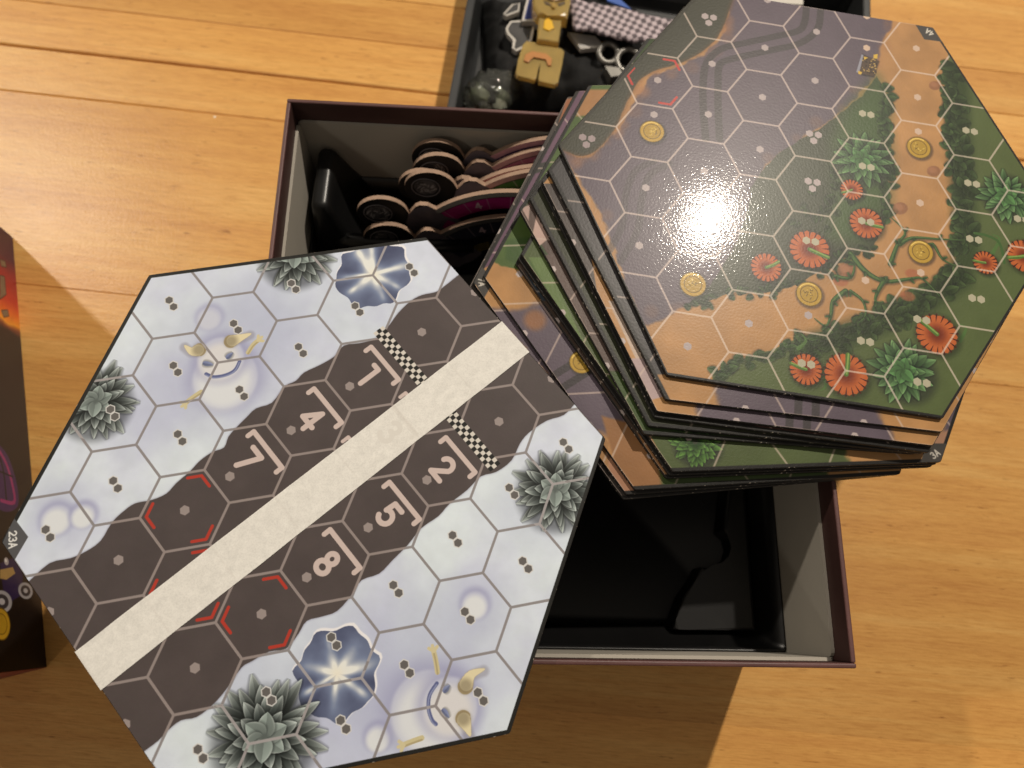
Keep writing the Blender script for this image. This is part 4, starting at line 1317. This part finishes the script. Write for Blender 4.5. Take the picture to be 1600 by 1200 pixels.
# ------------------------------------------------------------------ the black component tray behind the box
def build_tray():
    p0, p1 = at(700, 160, 52), at(730, 0, 52)
    th = math.atan2(p1[1]-p0[1], p1[0]-p0[0])-math.pi/2
    fl = p0+(p1-p0)/np.linalg.norm(p1-p0)*-58
    g = empty('component_tray', (fl[0], fl[1], 0), th)
    tag(g, 'black rectangular plastic component tray on the table behind the box', 'tray')
    Wd, Dp, H_ = 338.0, 250.0, 52.0
    def ring(d, z, rad):
        return [(x, y, z) for x, y in rrect(d, Wd-d, d, Dp-d, rad)]
    loft('shell', [ring(5, 0, 6), ring(3, 6, 7), ring(1, H_-4, 8), ring(0, H_-3.8, 8), ring(0, H_, 8), ring(1.2, H_+.6, 7.4), ring(5.5, H_+.6, 6.5), ring(6.5, H_, 6.0), ring(8.5, 6, 5), ring(12, 3, 4)], M_plastic2, g, cap0=True, smooth=False)
    for y in (90, 150, 205):                 # stiffening ribs on the outer left wall
        from_bm('rib', box_bm(-.8, 1.6, y-5, y+5, 3, H_-5, .5), M_plastic2, g)
    from_bm('divider', box_bm(330*.0+238, 241, 12, Dp-12, 3.2, H_-4, .8), M_plastic2, g)
    return g, th, fl
TRAY, TTH, TFL = build_tray()

def cloth(name, quad, z, amp, seed, mt, label, cat, nx=56, ny=44, cells=7, edge=6.0):
    # a crumpled cloth over a quad given in photo pixels, its rim sagging down
    c = [at(u_, v_, z) for u_, v_ in quad]
    hgt = fbm(ny, nx, cells, seed, 3)
    ridg = np.abs(fbm(ny, nx, cells*2, seed+20, 2)-.5)*2
    vs = []
    o = sum(c)/4
    for j in range(ny):
        for i in range(nx):
            s_, t_ = i/(nx-1), j/(ny-1)
            p = (c[0]*(1-s_)+c[1]*s_)*(1-t_)+(c[3]*(1-s_)+c[2]*s_)*t_
            e = min(s_, 1-s_, t_, 1-t_)
            sag = edge*max(0, 1-e/.13)**2
            vs.append((p[0]-o[0]+(hgt[j, i]-.5)*3, p[1]-o[1]+(ridg[j, i]-.5)*3, z+(hgt[j, i]-.5)*amp*2-(1-ridg[j, i])*amp*.35-sag-3.2))
    fs = [(j*nx+i, j*nx+i+1, (j+1)*nx+i+1, (j+1)*nx+i) for j in range(ny-1) for i in range(nx-1)]
    ob = obj(name, vs, fs, mt, None, (o[0], o[1], 3.2), smooth=True)
    sd = ob.modifiers.new('thickness', 'SOLIDIFY'); sd.thickness = .0008
    tag(ob, label, cat)
    return ob, np.array([o[0], o[1], 3.2])
def build_contents():
    # black cloth bag with white-edged grey prints
    bag, org = cloth('cloth_bag', ((752, -20), (1010, -14), (1010, 150), (762, 150)), 30, 9, 5, M_cloth, 'crumpled black cloth bag with white edged prints inside the tray', 'cloth bag', edge=22)
    M_white, M_grey = mat('white_ink', (.80, .78, .75), .6), mat('grey_ink', (.24, .235, .235), .6, .4, 90)
    def patch(px, z, mt_o, mt_i, grow=1.6):
        P_ = [at(u_, v_, z)-org for u_, v_ in px]
        cx, cy = sum(p[0] for p in P_)/len(P_), sum(p[1] for p in P_)/len(P_)
        pts = [(p[0], p[1]) for p in P_]
        if sum(a[0]*b_[1]-b_[0]*a[1] for a, b_ in zip(pts, pts[1:]+pts[:1])) < 0:
            pts = pts[::-1]
        e = from_bm('print_patch', prism_bm(pts, z-3.2-5, z-3.2, .4), mt_o, bag)
        inn = []
        n = len(pts)
        for i in range(n):
            q = np.array(pts[i]); a = np.array(pts[i-1]); b_ = np.array(pts[(i+1) % n])
            d1, d2 = (a-q)/np.linalg.norm(a-q), (b_-q)/np.linalg.norm(b_-q)
            nn = np.array((-(b_-a)[1], (b_-a)[0])); nn /= np.linalg.norm(nn)
            inn.append(tuple(q+nn*grow))
        from_bm('print_field', prism_bm(inn, z-3.2-.5, z-3.2+.25, 0), mt_i, e)
    k = .25
    q = lambda *p: [(680+x*k, y*k) for x, y in p]
    patch(q((425, 85), (480, 25), (530, 15), (525, 70), (445, 100)), 36, M_white, M_grey, 1.5)
    patch(q((440, 175), (470, 130), (560, 125), (630, 120), (600, 270), (510, 320), (480, 300), (490, 250), (450, 210)), 36, M_white, M_grey, 2.0)
    patch(q((830, 200), (1000, 225), (1065, 290), (910, 305), (870, 250)), 36, M_white, mat('silver_ink', (.72, .71, .70), .45, .2, 60), 1.6)
    # blue banner tucked under the figure
    M_blue = mat('blue_card', (.17, .22, .46), .5, .1, 40)
    def card(px, z, th, mt_, name, label, cat, edge=None, grow=1.0):
        P_ = [at(u_, v_, z) for u_, v_ in px]
        o = sum(P_)/len(P_)
        pts = [(p[0]-o[0], p[1]-o[1]) for p in P_]
        if sum(a[0]*b_[1]-b_[0]*a[1] for a, b_ in zip(pts, pts[1:]+pts[:1])) < 0:
            pts = pts[::-1]
        ob = from_bm(name, prism_bm(pts, 0, th, .3), mt_, None, (o[0], o[1], z-th))
        tag(ob, label, cat)
        return ob
    card(q((540, 130), (560, 40), (590, -60), (720, -60), (700, 130)), 42, 10, M_white, 'banner', 'white edged blue banner card under the amber figure', 'banner')
    b2 = card(q((556, 118), (575, 40), (602, -60), (715, -60), (690, 118)), 42.6, .6, M_blue, 'banner_field', 'x', 'x')
    ban = [o for o in bpy.data.objects if o.name == 'banner'][0]
    b2.parent = ban
    b2.location = b2.location-ban.location
    del b2['label'], b2['category']
    card(q((1070, -60), (1075, 5), (1230, 60), (1100, -60)), 46, 1.5, mat('bright_blue_card', (.20, .36, .68), .45), 'blue_card', 'bright blue card corner above the chequered cloth', 'card')
    # chequered cloth
    mc = bpy.data.materials.new('chequered_print'); mc.use_nodes = True
    nt = mc.node_tree
    ch = nt.nodes.new('ShaderNodeTexChecker'); ch.inputs['Scale'].default_value = 1/.0042
    ch.inputs['Color1'].default_value = (*lin((.76, .70, .72)), 1); ch.inputs['Color2'].default_value = (*lin((.36, .32, .34)), 1)
    tc = nt.nodes.new('ShaderNodeTexCoord'); mp = nt.nodes.new('ShaderNodeMapping'); mp.inputs['Rotation'].default_value = (0, 0, math.radians(-17)); mp.inputs['Location'].default_value = (0, 0, .0021)
    mp.inputs['Scale'].default_value = (1, 1, 0.0)
    nt.links.new(tc.outputs['Object'], mp.inputs[0]); nt.links.new(mp.outputs[0], ch.inputs[0]); nt.links.new(ch.outputs[0], nt.nodes['Principled BSDF'].inputs['Base Color'])
    nt.nodes['Principled BSDF'].inputs['Roughness'].default_value = .7
    cloth('chequered_cloth', q((835, -40), (1090, -20), (1560, 160), (1500, 290), (1260, 250), (860, 180))[0:1]+q((1540, 130))+q((1540, 300))+q((860, 175)), 48, 2.2, 9, mc, 'pink and grey chequered cloth strip lying over the black bag', 'cloth', 44, 24, 4, 3)
    # amber plastic figure
    M_amber = mat('amber_plastic', (.95, .83, .52), .16, .10, 45, trans=.66, coat=.5)
    M_yel = mat('yellow_paint', (.90, .70, .12), .4)
    zf = 44
    P_ = [at(u_, v_, zf) for u_, v_ in q((500, 480), (770, 545), (800, 330), (560, 285))]
    o = at(*q((655, 420))[0], zf)
    g = empty('amber_figure', (o[0], o[1], zf), 0)
    tag(g, 'translucent amber plastic skull faced figure with slotted square base, lying on the black bag', 'figure')
    L2 = lambda *p: [tuple((at(u_, v_, zf)-o)[:2]) for u_, v_ in q(*p)]
    def slab(name, pts, z0, z1, mt_, bev=1.0, parent=None):
        if sum(a[0]*b_[1]-b_[0]*a[1] for a, b_ in zip(pts, pts[1:]+pts[:1])) < 0:
            pts = pts[::-1]
        return from_bm(name, prism_bm(pts, z0, z1, bev, 3), mt_, parent or g)
    slab('base_plate', L2((500, 480), (515, 400), (545, 300), (570, 278), (640, 292), (785, 325), (803, 345), (790, 420), (765, 540), (740, 552), (645, 530), (640, 510), (662, 412), (650, 408), (630, 510), (615, 522), (515, 498)), 0, 4.5, M_amber, .8)
    slab('arch', L2((550, 410), (560, 370), (600, 350), (690, 365), (725, 395), (720, 440), (700, 440), (690, 400), (610, 385), (580, 420)), 4.3, 6.0, mat('amber_relief', (.74, .52, .32), .25), .5)
    slab('torso', L2((630, 295), (640, 160), (785, 175), (765, 315)), .5, 9.5, M_amber, 1.6)
    slab('badge', L2((668, 235), (675, 185), (700, 165), (722, 190), (735, 235), (700, 250)), 9.3, 10.6, M_yel, .5)
    # skull head: rounded block with brow, eye hollows, nose and jaw
    hd = L2((605, 110), (600, 60), (625, -30), (700, -70), (790, -60), (838, 0), (832, 90), (815, 180), (770, 170), (690, 150), (630, 160))
    hobj = slab('head', hd, 1, 13, M_amber, 3.2)
    slab('brow', L2((650, 60), (670, 45), (735, 70), (800, 55), (800, 75), (735, 92), (672, 70)), 12.6, 15.0, mat('amber_brow', (.66, .55, .40), .3), .8, hobj)
    for e in (((668, 82), (705, 92), (712, 112), (680, 105)), ((752, 98), (795, 84), (800, 98), (765, 116))):
        slab('eye', L2(*e), 12.8, 13.6, mat('dark_eye', (.32, .26, .18), .4), .3, hobj)
    slab('nose', L2((712, 110), (730, 90), (745, 112), (735, 135), (718, 132)), 12.6, 15.4, M_amber, .8, hobj)
    # clear bag of small parts in the corner
    M_clear = mat('clear_film', (.95, .96, .92), .07, trans=.95)
    bm = bmesh.new()
    bmesh.ops.create_icosphere(bm, subdivisions=4, radius=1)
    c = at(768, 138, 32)
    rg = np.random.default_rng(3)
    ph = rg.random((7, 3))*6
    for v in bm.verts:
        x, y, z = v.co
        f_ = 1+sum(.035*math.sin(a[0]*4*x+a[1]*5*y+a[2]*4*z+k_) for k_, a in enumerate(ph))
        v.co = Vector((x*24*f_, y*19*f_, z*15*f_))*S
    ob = from_bm('parts_bag', bm, M_clear, None, (c[0], c[1], 26), (0, 0, .6), True)
    tag(ob, 'clear plastic bag of small parts crumpled in the tray corner', 'plastic bag')
    bits = [(-6, 4, -4, 6, (.46, .48, .40)), (7, -3, -5, 6.5, (.33, .35, .28)), (1, -9, -4, 5, (.60, .60, .55)), (-9, -6, -6, 5, (.30, .30, .26))]
    for x, y, z, rad, c_ in bits:
        bm = bmesh.new(); bmesh.ops.create_icosphere(bm, subdivisions=2, radius=rad*S)
        for v in bm.verts:
            v.co.z *= .7
        from_bm('small_part', bm, mat('olive_part', c_, .3), ob, (x, y, z), (0, 0, 0), True)
    # two metal rings and a silver token beside them
    M_met = mat('dull_metal', (.50, .49, .47), .35, .15, 60, metal=.6)
    for px, rr_, nm in (((952, 78), 8, 'dull grey metal ring lying against the chequered cloth'), ((984, 90), 10, 'larger silvery metal ring beside the pile of tiles in the tray')):
        c = at(*px, 40)
        pts = [(rr_*math.cos(a), rr_*math.sin(a), 2*math.sin(a*1.0)) for a in np.linspace(0, 2*math.pi, 29)]
        tag(tube('metal_ring', pts, 2.6, M_met, None, 10, (c[0], c[1], 36)), nm, 'ring')
    card(q((1060, 410), (1150, 420), (1180, 470), (1100, 480)), 38, 12, M_met, 'metal_token', 'flat silvery token below the metal rings in the tray', 'token')
    card(q((1950, -40), (1950, 14), (2060, 20), (2060, -40)), 44, 14, mat('yellow_card', (.88, .68, .22), .5), 'yellow_card', 'yellow card standing in the tray behind the 4A tile', 'card')
    card(q((2075, -40), (2075, 14), (2300, 30), (2300, -40)), 44, 14, mat('white_card', (.82, .80, .76), .6), 'white_card', 'white card block in the tray next to the yellow card', 'card')
build_contents()
